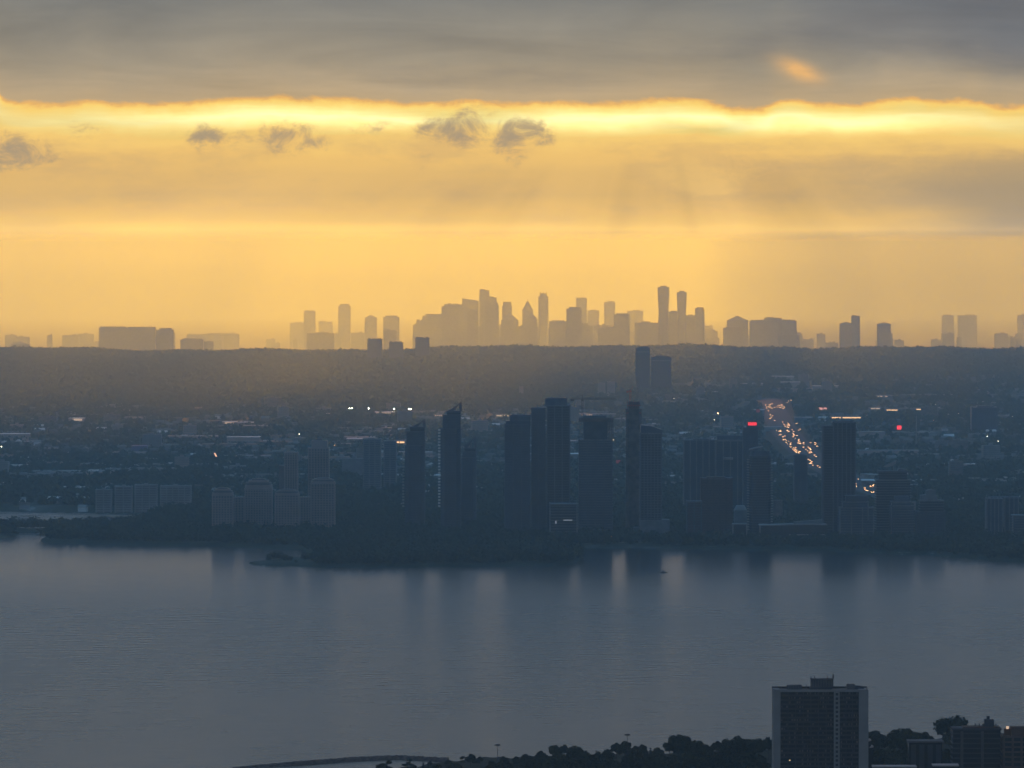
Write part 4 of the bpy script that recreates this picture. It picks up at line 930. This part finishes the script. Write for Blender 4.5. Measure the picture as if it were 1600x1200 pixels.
for i in range(86):
    px = 62 + i * 4.2 + tr.uniform(-1.5, 1.5); row = np.interp(px, [60, 80, 230, 400, 480], [845, 847.5, 850.5, 853, 856]) - tr.uniform(0, 3); f = np.clip((px - 58) / 30, .25, 1)
    put_tree(tr.choice(PR_LO), 14, px, row - tr.uniform(9, 17) * f, wdist(row), label='dark tree along the low shore left of the wooded point', group='trees along the left far shore', wide=tr.uniform(.9, 1.3))
for i in range(34):
    px = -2 + i * 3.0 + tr.uniform(-1, 1); put_tree(tr.choice(PR_LO), 14, px, 831 - tr.uniform(10, 18), wdist(831.2), label='dark tree on the narrow strip between lagoon and inlet', group='trees on the strip by the lagoon', wide=1.2)
for i in range(12):
    px = -4 + i * 2.9; put_tree(tr.choice(PR_LO), 14, px, 839 - tr.uniform(10, 19) * (1 if px < 18 else .6), wdist(839.5), label='dark tree in the clump at the left edge of the picture', group='trees at the left edge', wide=1.1)
for p in PR_HI + PR_LO + [PR_CO, PR_BU]:
    for ch in list(p.children): bpy.data.objects.remove(ch)
    bpy.data.objects.remove(p)

def forest(name, n, x0, x1, r0, r1, H, quads, size, seed, dens=None, m='leaf_dark'):
    r = np.random.default_rng(seed)
    d0, d1 = float(np.interp(-r1, -_yt, _dt)), float(np.interp(-r0, -_yt, _dt))
    d = np.sqrt(r.uniform(d0 ** 2, d1 ** 2, n)); px = r.uniform(x0, x1, n); row = YE + F * (CAMZ - (elev(d) - curv(d))) / d
    ok = is_land(px, YE + F * (CAMZ + curv(d)) / d)
    ok &= is_land(px, YE + F * (CAMZ + curv(d)) / d + 1.0)
    if dens is not None: ok &= r.random(n) < dens(px, row, d)
    d, px, row = d[ok], px[ok], row[ok]; n = len(d)
    X = (px - 800) / F * d; Z = elev(d) - curv(d) + und(px, d); h = H * (.65 + .6 * r.random(n)); w = h * (.42 + .2 * r.random(n))
    c = np.stack([X, d, Z + h * .55], -1)
    dv = r.normal(size=(n, quads, 3)); dv /= np.linalg.norm(dv, axis=2)[..., None]; dv *= (.4 + .6 * r.random((n, quads, 1)))
    P = c[:, None] + dv * np.stack([w, w, h * .45], -1)[:, None]
    a = r.normal(size=P.shape); a /= np.linalg.norm(a, axis=2)[..., None]; b = np.cross(a, dv); b /= (np.linalg.norm(b, axis=2)[..., None] + 1e-6)
    sz = size * (.6 + .8 * r.random((n, quads, 1))); a *= sz; b *= sz
    V = np.stack([P - a - b, P + a - b * .7, P + a * .8 + b, P - a * .8 + b], 2).reshape(-1, 3)
    o = nmesh(name, V, np.arange(len(V)).reshape(-1, 4), m); tag(o, kind='stuff'); return o
_ph = np.array([[.013, .11, .3], [.031, .07, 1.7], [.007, .19, 4.0], [.052, .23, 2.2]])
def field(px, row):
    v = 0
    for a, b, c in _ph: v = v + np.sin(px * a + row * b + c + 1.3 * np.sin(px * a * .6 + row * b * 1.7))
    return v / 4
def den_near(px, row, d): 
    f = 1.0
    rw = YE + F * (CAMZ + curv(d)) / d
    f = np.where((px < 492) & (rw > 864), 0, f)
    return f * np.where(field(px, row) > .45, .35, 1)
forest('woodland', 24000, -60, 1660, 790, 888, 12.5, 26, 1.3, 31, den_near)
HWX = [(1196, 620), (1204, 632), (1210, 645), (1217, 660), (1226, 676), (1239, 692), (1254, 706), (1269, 720), (1286, 732), (1312, 745), (1340, 757), (1366, 770), (1398, 782), (1450, 796), (1520, 808), (1640, 818)]
hx = np.array([a for a, b in HWX], float); hr = np.array([b for a, b in HWX], float)
def corridor(px, row):
    ok = np.zeros(np.shape(px), bool)
    for k in (0, 5, 10, 15):
        ok |= (np.abs(px - np.interp(np.asarray(row) - k, hr, hx)) < 34) & (np.asarray(row) - k > 625) & (px > 1190)
    return ok
def den_mid(px, row, d):
    return np.where(corridor(px, row), 0.0, den_mid0(px, row, d))
def den_mid0(px, row, d):
    built = ((px < 470) & (row > 640) & (row < 725)) | ((px > 520) & (px < 1050) & (row > 640) & (row < 730)) | ((px > 1050) & (row > 592) & (row < 730)) | ((px > 900) & (row > 600) & (row < 660))
    return np.where(built, np.where(field(px, row) > .05, .16, .7), np.where(field(px, row) > .55, .5, 1.0))
forest('woodland', 36000, -60, 1660, 640, 790, 12, 12, 2.3, 32, den_mid)
forest('woodland', 42000, -60, 1660, 543, 640, 13, 6, 4.2, 33, den_mid)
forest('woodland', 700, 1420, 1500, 1139, 1152, 13, 60, 1.0, 35)

# ================================================================== CITY PLAIN
r2 = random.Random(77)
def on_town(px, row):
    return ((px < 470) and (636 < row < 770)) or (470 <= px < 1050 and 645 < row < 770) or (px >= 1050 and 590 < row < 790) or (900 < px < 1060 and 600 < row < 660)
roofs = ['roof', 'roof', 'roof_brown', 'roof_light', 'concrete', 'roof', 'slab', 'roof']
for i in range(190):
    for _ in range(60):
        px, row = r2.uniform(-10, 1610), 590 + 180 * r2.random() ** .8
        if on_town(px, row) and not corridor(px, row): break
    d = dist(row); w = r2.choice([18, 30, 45, 60, 90, 120]) * r2.uniform(.7, 1.1) ; dp = r2.uniform(25, 70); h = r2.uniform(5.5, 11)
    z = gz(d); o = empty('commercial_building', (gx(px, d), d, z - .5), R_(r2.uniform(-9, 9)))
    tag(o, 'low flat-roofed building scattered over the hazy plain beyond the shore', 'building', 'low flat-roofed buildings on the plain')
    b = MB(); b.quadbox(-w / 2, w / 2, -dp / 2, dp / 2, 0, h); b.build('wall', r2.choice(['concrete', 'slab', 'raw_concrete', 'pink', 'slab', 'roof']), o)
    b = MB(); b.quadbox(-w / 2 - .3, w / 2 + .3, -dp / 2 - .3, dp / 2 + .3, h, h + .7); b.build('roof', r2.choice(roofs), o)
    b = MB(); q = r2.uniform(-.35, .25) * w; b.quadbox(q, q + max(3, w * .12), -3, 3, h + .7, h + 2.6); b.build('roof_unit', r2.choice(['slab', 'concrete', 'roof_light']), o)
for i in range(34):
    for _ in range(60):
        px, row = r2.uniform(0, 1600), r2.uniform(600, 760)
        if on_town(px, row) and not (600 < px < 1060 and row > 690) and not corridor(px, row): break
    d = dist(row); w = r2.uniform(16, 34); h = r2.uniform(14, 30)
    o = empty('apartment_house', (gx(px, d), d, gz(d) - .5), R_(r2.uniform(-12, 12))); tag(o, 'small mid-rise block standing above the trees of the plain', 'building', 'mid-rise blocks dotted over the plain')
    m_ = r2.choice(['concrete', 'pink', 'slab', 'raw_concrete', 'slab']); b = MB(); b.quadbox(-w / 2, w / 2, -8, 8, 0, h); b.build('wall', m_, o)
    b = MB(); z = 3.2
    while z < h: b.quadbox(-w / 2 - .8, w / 2 + .8, -8.8, 8.8, z - .7, z); z += 3.2
    b.build('balcony_bands', 'slab', o); b = MB(); b.quadbox(-3, 3, -3, 3, h, h + 3); b.build('lift_house', m_, o)
def house_mesh(w, dp, h, rh):
    b = MB(); b.quadbox(-w / 2, w / 2, -dp / 2, dp / 2, 0, h); r_ = MB(); r_.prism(poly_rect(w + 1, dp + 1), h, h + rh, top=[(-w / 2, -.2), (w / 2, -.2), (w / 2, .2), (-w / 2, .2)]); return b, r_
HP = []
for (w, dp, h, rh, wm, rm) in ((12, 9, 5.5, 3.2, 'concrete', 'roof_brown'), (14, 10, 6, 3.4, 'brick', 'roof'), (10, 9, 5.5, 3, 'white', 'roof'), (16, 10, 6.5, 3, 'slab', 'roof_light')):
    o = empty('suburban_house', (0, 0, -9999)); b, r_ = house_mesh(w, dp, h, rh); b.build('wall', wm, o); r_.build('roof', rm, o); HP.append(o)
for i in range(300):
    for _ in range(60):
        px, row = r2.uniform(-5, 1605), r2.uniform(655, 800)
        if (on_town(px, row) or row > 765) and not corridor(px, row): break
    d = dist(row); o = copy_tree(HP[i % 4], (gx(px, d), d, gz(d)), R_(r2.choice([0, 0, 90]) + r2.uniform(-14, 14)), (1.1, 1.1, 1.1)); tag(o, 'small pitched-roof house among the trees behind the far shore', 'house', 'houses among the trees behind the far shore')
for p in HP:
    for ch in list(p.children): bpy.data.objects.remove(ch)
    bpy.data.objects.remove(p)
V = []; Fq = []
for i in range(2600):
    px, row = r2.uniform(-30, 1630), r2.uniform(585, 730)
    if not on_town(px, row) or corridor(px, row): continue
    d = dist(row) + r2.uniform(-20, 20); X = gx(px, d); z = gz(d); w, dp, h = r2.uniform(5, 9), r2.uniform(4, 6), r2.uniform(5, 7); b0 = len(V)
    V += [(X - w, d - dp, z), (X + w, d - dp, z), (X + w, d + dp, z), (X - w, d + dp, z), (X - w, d - dp, z + h), (X + w, d - dp, z + h), (X + w, d + dp, z + h), (X - w, d + dp, z + h), (X - w, d, z + h + 3), (X + w, d, z + h + 3)]
    Fq += [(b0, b0 + 1, b0 + 5, b0 + 4), (b0 + 1, b0 + 2, b0 + 6, b0 + 5), (b0 + 2, b0 + 3, b0 + 7, b0 + 6), (b0 + 3, b0, b0 + 4, b0 + 7), (b0 + 4, b0 + 5, b0 + 9, b0 + 8), (b0 + 6, b0 + 7, b0 + 8, b0 + 9)]
mat('suburb', (.15, .14, .13), .85, col2=(.07, .065, .06), vscale=.006)
tag(nmesh('distant_suburb', V, Fq, 'suburb'), kind='stuff')

# named pieces of the plain
def flat_hall(label, x0, x1, row, m_wall, m_roof, hpx=5, lit=None, lit_or_glint_h=1.3, d=None, name='warehouse'):
    hpx += 5
    d = d or dist(row + hpx); B = Bld(name, label, 'building', x0, x1, d); H = B.h(row)
    b = MB(); b.quadbox(-B.w / 2, B.w / 2, -20, 20, 0, H); B.part('wall', b, m_wall); b = MB(); b.quadbox(-B.w / 2 - .5, B.w / 2 + .5, -20.5, 20.5, H, H + .8); B.part('roof', b, m_roof)
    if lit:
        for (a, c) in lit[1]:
            b = MB(); b.quadbox(B.x(a), B.x(c), -20.6, -20.1, H - lit_or_glint_h * B.k - .5, H - .5); B.part('lit_or_glint', b, lit[0])  # lit windows, and on some halls roof sun glints made to glow
    return B
flat_hall('hall with a long glowing window strip above the tall dark right tower', 1298, 1346, 651, 'slab', 'roof', 6, ('lit_or_glint', [(1299, 1313), (1316, 1329), (1329.6, 1344)]), 1.6)
flat_hall('left of three lit-strip halls on one line beyond the dark tower', 1358, 1376, 637, 'slab', 'roof', 5, ('lit_or_glint_dim', [(1360, 1367), (1368, 1374)]), 1.4)
flat_hall('middle of three lit-strip halls on one line beyond the dark tower', 1383, 1405, 639.4, 'slab', 'roof', 5, ('lit_or_glint', [(1384.5, 1401.5)]), 1.2)
flat_hall('right, longest of three lit-strip halls on one line beyond the dark tower', 1406, 1460, 638.2, 'slab', 'roof', 5, ('lit_or_glint', [(1431, 1457)]), 1.3)
flat_hall('faint hall with two small lights far above the lit halls', 1368, 1394, 618, 'slab', 'roof', 4, ('lit_or_glint_dim', [(1370, 1378), (1382, 1386)]), 1.4)
flat_hall('dark hall with an orange sun glint on its roof between the pink tower and the hazy slabs', 516, 548, 693.6, 'slab', 'roof', 5, ('lit_or_glint', [(518.5, 531), (532, 545)]), 1.6)  # sun glint on the roof put in as a glowing strip
flat_hall('small pale hall with a dim strip just above the orange-strip hall', 542, 566, 685.5, 'concrete', 'roof_light', 4)
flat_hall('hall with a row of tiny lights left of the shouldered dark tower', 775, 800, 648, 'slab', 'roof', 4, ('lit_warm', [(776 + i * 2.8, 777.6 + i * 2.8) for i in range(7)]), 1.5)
flat_hall('pale hall with a sun glint peeping out left of the left sail tower', 616, 635, 689, 'pink', 'roof', 7, ('lit_or_glint', [(619, 624), (625, 632)]), 2.2)  # glowing strips stand in for sun glinting off the roof
flat_hall('hall with a thin pale line under the left floodlights', 586, 616, 644, 'slab', 'roof_light', 4, ('lit_or_glint_dim', [(588, 613)]), 1.0)
flat_hall('hall with a dotted pale line left of the middle sail tower', 678, 697, 648, 'slab', 'roof', 4, ('lit_or_glint_dim', [(680 + i * 3, 682 + i * 3) for i in range(5)]), 1.2)
flat_hall('left of two golden-topped halls beside the far industrial row', 348, 370, 659, 'pink', 'roof_light', 6, ('lit_or_glint_dim', [(352, 367)]), 2.2)  # golden roof glint of the sun built as a glowing strip
flat_hall('right of two golden-topped halls beside the far industrial row', 371, 396, 660, 'pink', 'roof_light', 5, ('lit_or_glint_dim', [(383, 391)]), 2)  # sun glint here too, made as a glowing strip
flat_hall('big pale-roofed warehouse in front of the golden-topped halls', 355, 406, 683, 'pink', 'roof_light', 9)
flat_hall('long brownish hall at the left edge of the plain', -20, 46, 678, 'pink', 'roof_light', 7)
flat_hall('small hall with a golden sun glint left of the far industrial row', 108, 132, 653.5, 'pink', 'roof_light', 6, ('lit_or_glint_dim', [(114, 129)]), 3)  # the glow is a painted-in sun glint, not lit windows
flat_hall('bluish shed left of centre on the plain', 206, 230, 697, 'blue_wall', 'blue_wall', 9)
flat_hall('pale low shed by the left edge above the trees', 12, 42, 727, 'concrete', 'roof_light', 5)
flat_hall('brownish long shed behind the pale low shed', 70, 108, 722, 'pink', 'roof', 5)
flat_hall('long dim shed behind the cranes with tiny lights on top', 890, 962, 647, 'slab', 'roof', 5, ('lit_or_glint_dim', [(895, 897), (902, 904), (908, 911), (916, 926)]), 1.0)
flat_hall('dim long hall on the right plain beside the thin mast', 1340, 1435, 704, 'pink', 'roof', 7)
flat_hall('hall with brown front right of the dark right tower', 1342, 1382, 675, 'pink', 'roof', 8)
flat_hall('pale block behind the tall dark right tower', 1220, 1250, 597, 'concrete', 'roof_light', 3)
flat_hall('thin pale hall right of the tented hall', 1206, 1240, 588, 'concrete', 'roof_light', 3)
flat_hall('thin pale hall above the red-lit pair of signs', 1270, 1310, 603, 'concrete', 'roof_light', 3)
flat_hall('thin pale hall left of the tented hall', 1100, 1130, 612, 'concrete', 'roof_light', 3)
# signs
def sign(label, x0, x1, r0, r1, row, m, cat='sign', post=True, name='lit_sign'):
    B = Bld(name, label, cat, x0, x1, dist(row)); b = MB(); b.quadbox(-B.w / 2, B.w / 2, -.5, .5, B.h(r1), B.h(r0)); B.part('sign_face', b, m)
    b = MB(); b.quadbox(-B.w / 2 - .5, B.w / 2 + .5, .5, 1.2, B.h(r1) - .5, B.h(r0) + .5); B.part('sign_box', b, 'sign_red'); b = MB(); b.bar((0, 0.9, 0), (0, .9, B.h(r1) - .5), .5); B.part('post', b, 'steel'); return B
sign('square glowing red sign alone on the right plain', 1402, 1408.5, 665.2, 671, 690, 'lit_red')
sign('left half of the pair of pinkish lit signs above the tall dark right tower', 1280, 1285.6, 637, 641, 648, 'lit_pink')
sign('right half of the pair of pinkish lit signs above the tall dark right tower', 1287, 1292, 637, 641, 648, 'lit_pink')
sign('dim red sign just left of the start of the highway lights', 1182, 1187, 640, 644, 655, 'dim_red')
sign('dim red sign between the unfinished towers', 963, 969, 719.5, 723.5, 735, 'dim_red')
def glint():  # sun glint off a roof, put in as a glowing board on a post
    B = Bld('roof_glint', 'orange sun glint off a roof, drawn as a short glowing board on the left plain', 'sign', 333, 341, dist(722)); b = MB()
    b.extr([(B.x(334), B.h(708)), (B.x(336), B.h(708)), (B.x(341), B.h(717)), (B.x(339), B.h(718))], -.5, .5); B.part('glint_board', b, 'glint_glow'); b = MB(); b.bar((B.x(337), .9, 0), (B.x(337), .9, B.h(713)), .4); B.part('post', b, 'steel')
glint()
# lamps on masts
def lamp(px, row, hpx, m='lamp_white', rad=.5, label='', group=None):
    d = dist(row + hpx); B = Bld('lamp_mast', label, 'lamp', px - 1, px + 1, d, group); z = B.h(row)
    b = MB(); b.bar((0, 0, 0), (0, 0, z - rad), .25, 5); B.part('pole', b, 'steel'); b = MB(); b.lathe([(.05, z + rad), (rad * .7, z + rad * .7), (rad, z), (rad * .7, z - rad * .7), (.05, z - rad)], 8); B.part('lamp_head', b, m)
for i, px in enumerate((546, 549.5, 576, 616, 639, 641.5)):
    lamp(px, 638 + (.8 if px > 610 else 0) + (.8 if px > 640 else 0), 14, 'flood', .62, 'bright stadium floodlight on a mast in the dark plain', 'stadium floodlights')
for (px, row, m, rad) in ((316, 690, 'lamp_white', .5), (467.5, 678.5, 'lamp_white', .32), (178, 697.5, 'lamp_white', .7), (93, 629.3, 'lamp_orange', .6), (1122, 646, 'lamp_orange', .6), (1053, 645, 'lamp_orange', .55), (1053, 622.6, 'lamp_white', .5), (1461, 632.5, 'lamp_white', .5), (1498, 646.6, 'lamp_white', .4),
                          (1543, 682, 'lamp_white', .42), (1582.5, 650.5, 'lamp_white', .5), (1460, 657, 'lamp_orange', .4), (1366, 699.5, 'lamp_white', .45), (750.5, 729.5, 'lamp_orange', .45), (750, 737.5, 'lamp_white', .3), (776, 741, 'lamp_white', .3), (980, 799, 'lamp_white', .4), (1414, 776, 'lamp_white', .4),
                          (83, 714, 'lamp_white', .45), (122, 718, 'lamp_orange', .25), (530, 765, 'lamp_white', .18), (1347, 750, 'lamp_white', .4), (956, 838, 'lamp_orange', .14), (759, 855, 'lamp_white', .16), (752, 858, 'lamp_white', .13), (1386, 618.5, 'lamp_white', .6), (1560, 690, 'lamp_white', .25), (2, 698, 'lamp_white', .4), (1188, 744, 'lamp_white', .16), (1116, 656, 'lamp_white', .25), (876, 812, 'lamp_white', .16)):  # the two specks at the wooded shore are white boats shown as lamps
    lamp(px, row, 8, m, rad, 'single lit lamp on a pole, or a boat shown as one, among the buildings of the plain', 'lamps and boat specks scattered over the plain')
def ring_mast(px, row, base, label):
    d = 4440; B = Bld('high_mast_light', label, 'lamp', px - 1, px + 1, d, 'tall ring-topped light masts'); z = B.h(row)
    b = MB(); b.lathe([(.3, 0), (.14, z)], 8); B.part('pole', b, 'dark'); b = MB(); b.lathe([(1.2, z - .5), (1.9, z - .2), (1.5, z + .45), (.3, z + .6)], 12); B.part('lamp_ring', b, 'dark')
    for i in range(6):
        t = i * math.pi / 3; b = MB(); b.box(math.cos(t) * 1.8, math.sin(t) * 1.8, z - .25, .8, .8, .4); B.part('floodlight', b, 'steel')
ring_mast(777.5, 1165, 1190, 'tall light mast left of the taller trees, its whole pole clear of them')
ring_mast(980.5, 1149, 1180, 'tall light mast whose head peeps above the middle trees')
# radio mast, water tank
B = Bld('radio_mast', 'thin pale lattice mast on the right plain', 'mast', 1430, 1434, dist(706)); z = B.h(650); b = MB()
for (sx, sy) in ((-1, -1), (1, -1), (0, 1)): b.bar((sx * 1.6, sy * 1.6, 0), (sx * .4, sy * .4, z), .3)
zz = 0
while zz < z - 3: f = 1 - .75 * zz / z; b.bar((-1.6 * f, -1.6 * f, zz), (1.6 * f, -1.6 * f, zz + 3), .16); b.bar((1.6 * f, -1.6 * f, zz), (0, 1.6 * f, zz + 3), .16); zz += 3
B.part('lattice', b, 'concrete'); b = MB(); b.bar((0, 0, z), (0, 0, z + 4), .2); B.part('aerial', b, 'concrete')
B = Bld('water_tank', 'funnel-shaped pale water tank on the right plain', 'water tank', 1484, 1501, dist(707)); b = MB(); z0, z1 = B.h(702), B.h(693); w = 8 * B.k
b.lathe([(w * .62, z0), (w, z1), (w * .9, z1 + 1)], 18); B.part('tank', b, 'concrete'); b = MB(); b.lathe([(w * .3, 0), (w * .3, z0)], 12); B.part('stem', b, 'slab')

# ---- highway and cars
hd = np.array([dist(b) for b in hr])
dd = np.linspace(hd[-1], hd[0], 160); ppx = np.interp(-dd, -hd, hx)
V = []; Fq = []
for i, (d, p) in enumerate(zip(dd, ppx)):
    X = gx(p, d)
    for o_ in (-26, -2, 2, 26): V.append((X + o_, d, gz(d) + 3.0))
for i in range(len(dd) - 1):
    for j in (0, 1, 2): a = i * 4 + j; Fq.append((a, a + 1, a + 5, a + 4))
mat('asphalt', (.028, .028, .03), .85, var=.2, vscale=.02); tag(nmesh('highway', V, Fq, 'asphalt'), kind='structure')
def car_proto(m, kind):
    o = empty('car', (0, 0, -9999)); L, w, h = (4.6, 1.85, 1.45) if kind == 0 else (5.2, 2.0, 1.95)
    b = MB(); b.extr([(-L/2, .35), (L/2, .35), (L/2, .85), (L/2 - .3, .98), (-L/2 + .2, 1.0), (-L/2, .8)], -w/2, w/2); b.v = [(v[1], v[0], v[2]) for v in b.v]; b.build('body', m, o)
    b = MB(); b.prism([(-w/2 + .1, -L/2 + .9), (w/2 - .1, -L/2 + .9), (w/2 - .1, L/2 - .4), (-w/2 + .1, L/2 - .4)], 1.0, h, top=[(-w/2 + .25, -L/2 + 1.6), (w/2 - .25, -L/2 + 1.6), (w/2 - .25, L/2 - .8), (-w/2 + .25, L/2 - .8)]); b.build('cabin', 'dark', o)
    for sx in (-1, 1):
        for sy in (-1.35, 1.35):
            b = MB(); b.lathe([(.33, -.11), (.33, .11)], 10); b.v = [(v[2] + sx * (w/2 - .12), v[0] + sy, v[1] + .33) for v in b.v]; b.build('wheel', 'dark', o)
        b = MB(); b.lathe([(.05, -.26), (.2, -.17), (.26, 0), (.2, .17), (.05, .26)], 8); b.v = [(v[0] + sx * .62, v[1] - L/2 - .1, v[2] + .8) for v in b.v]; b.build('headlight', 'lamp_head', o)
        b = MB(); b.box(sx * .65, L/2 + .05, .85, .35, .1, .2); b.build('taillight', 'lamp_tail', o)
    return o
CP = [car_proto('car_a', 0), car_proto('car_b', 1), car_proto('car_c', 0)]
spots = [(634, 641, 26, 1), (642, 668, 10, 0), (664, 684, 26, 0), (684, 702, 30, 0), (700, 734, 60, 0), (746, 773, 34, 0)]
q = 0
for (ra, rb, n, wide) in spots:
    for i in range(n):
        row = r2.uniform(ra, rb); px = float(np.interp(row, hr, hx)); d = dist(row)
        off = (r2.choice([-15, -11.5, -8]) if r2.random() < .62 else r2.choice([6, 10, 14])) if not wide else r2.uniform(-14, 24)
        if not wide and 664 < row < 702 and r2.random() < .3: off += 20
        o = copy_tree(CP[q % 3], (gx(px, d) + off, d, gz(d) + 3.0), R_(r2.uniform(-3, 12))); q += 1
        tag(o, 'car with lit headlights in the queue on the distant highway', 'car', 'cars with lit headlights on the highway')
for (px, row) in ((1240, 678.5), (1243, 684), (1240, 686.5), (1247, 684.5), (1237, 665.5), (1218, 639.5), (1232, 627.5), (1236, 626.5), (1241, 625.6), (1229, 630)):
    d = dist(row); o = copy_tree(CP[q % 3], (gx(px, d), d, gz(d) + .5), R_(r2.uniform(-10, 10))); q += 1; tag(o, 'car with lit headlights on the slip road beside the highway', 'car', 'cars on the slip road')
for p in CP:
    for ch in list(p.children): bpy.data.objects.remove(ch)
    bpy.data.objects.remove(p)

# ---- near shore: breakwater, boat, low buildings
bw = [(362, 1201.5), (400, 1199.5), (450, 1197.5), (500, 1193.5), (545, 1190), (590, 1187.6), (625, 1187), (660, 1188.5), (700, 1191)]
V = []; Fq = []; rb = np.random.default_rng(4)
n = 170; pxs = np.linspace(362, 700, n)
for i, p in enumerate(pxs):
    row = np.interp(p, [a for a, b in bw], [b for a, b in bw]); d = float(wdist(row)); X = gx(p, d); z = -curv(d); h = (2.3 + rb.random() * .7) * min(1, .25 + (p - 362) / 120)
    for (oy, oz) in ((-6 + rb.random(), -1.5), (-3.2 + rb.random(), h * .6), (-1 + rb.random() * .6, h), (1.6, h * .95), (6, -1.5)): V.append((X + rb.random(), d + oy, z + oz))
for i in range(n - 1):
    for j in range(4): a = i * 5 + j; Fq.append((a, a + 1, a + 6, a + 5))
bo = nmesh('breakwater', V, Fq, 'rock'); tag(bo, 'low curved rock breakwater running out into the lake', 'breakwater')
def boat(px, row, label):
    d = float(wdist(row)); o = empty('motor_boat', (gx(px, d), d, -curv(d))); tag(o, label, 'boat')
    b = MB(); b.prism([(-2, -.9), (2.6, -.7), (4, 0), (2.6, .7), (-2, .9), (-3.4, 0.9), (-3.4, -.9)], -.2, .9, top=[(-2, -1.3), (2.8, -1.1), (4.8, 0), (2.8, 1.1), (-2, 1.3), (-3.6, 1.2), (-3.6, -1.2)]); b.build('hull', 'dark', o)
    b = MB(); b.quadbox(-1.4, 1.2, -.8, .8, .9, 2.3); b.build('cabin', 'slab', o)
boat(1037, 895, 'tiny dark motor boat alone on the lake below the sloped-roof tower')
B = Bld('lowrise_block', 'small low block with a pale flat roof between trees at bottom right', 'building', 1418, 1474, 4230)
B.body(1420, 1472, 1160, 16, 'glass', 'end_wall', slabs=False, name='wall', ov=0); B.box('parapet', 1418, 1474, 1157.5, 1160, 'slab', 17)
for a in (1423, 1436, 1449, 1462): B.box('wall_panel', a, a + 8, 1163, 2000, 'slab_dark', 16.6)
B = Bld('lowrise_block', 'larger dark mid-rise with a square roof house at the bottom right corner', 'building', 1486, 1566, 4180)
B.body(1487, 1564, 1140, 20, 'glass', 'slab_dark', ov=.5, th=.9, piers=0)
for a in (1500, 1532): B.box('stair_pier', a, a + 4.5, 1142, 2000, 'slab', 21.6)
B.box('roof_wall', 1504, 1562, 1135.5, 1139.7, 'roof_brown', 14); B.box('roof_house', 1539, 1553.5, 1125, 1135.5, 'slab_dark', 8); B.box('roof_tank', 1542.5, 1547, 1119.5, 1125, 'slab_dark', 3)
for a in (1524, 1530, 1536, 1556): B.box('chimney', a, a + 2, 1131.5, 1135.5, 'slab', 1.5)
b = MB(); b.quadbox(B.x(1572.5) - 3, B.x(1576.5) - 3, -9, -8.7, B.h(1139), B.h(1135)); 
B = Bld('lowrise_block', 'paler brick mid-rise cut by the right edge at the bottom corner', 'building', 1564, 1640, 4150)
B.body(1565, 1640, 1152, 18, 'glass', 'raw_concrete', ov=.5, th=1.2, piers=6, pier_m='raw_concrete'); B.box('gable', 1580, 1604, 1136, 1152, 'roof_brown', 12)
b = MB(); b.quadbox(B.x(1572.5), B.x(1576.5), -4, -2.5, B.h(1139), B.h(1135)); B.part('lit_dormer', b, 'lit_or_glint_dim'); B.box('dormer_wall', 1570, 1579, 1139, 1152, 'roof_brown', 5)
for (a, c, r, lab) in ((1364, 1432, 1197.2, 'low building with a long pale roof line right of the big slab block'), (1458, 1498, 1195.2, 'shorter low building with a bright pale roof line at the bottom right')):
    B = Bld('lowrise_block', lab, 'building', a, c, 4130); B.body(a, c, r + 2, 12, 'glass', 'slab', slabs=False, ov=0, name='wall'); B.box('roof_edge', a - .5, c + .5, r, r + 2, 'white', 13)
for (a, r, lab) in ((1357.5, 1155, 'upper of two small pale gables beside the big slab block'), (1361, 1165, 'lower of two small pale gables beside the big slab block')):
    B = Bld('small_house', lab, 'house', a - 3, a + 4, 4260); b = MB(); b.prism(poly_rect(B.w, 8), 0, B.h(r + 4)); B.part('wall', b, 'dark'); b = MB(); b.extr([(-B.w / 2, B.h(r + 3.9)), (B.w / 2, B.h(r + 3)), (B.w / 2, B.h(r + 1)), (0, B.h(r))], -4.4, 4.4); B.part('roof', b, 'white')
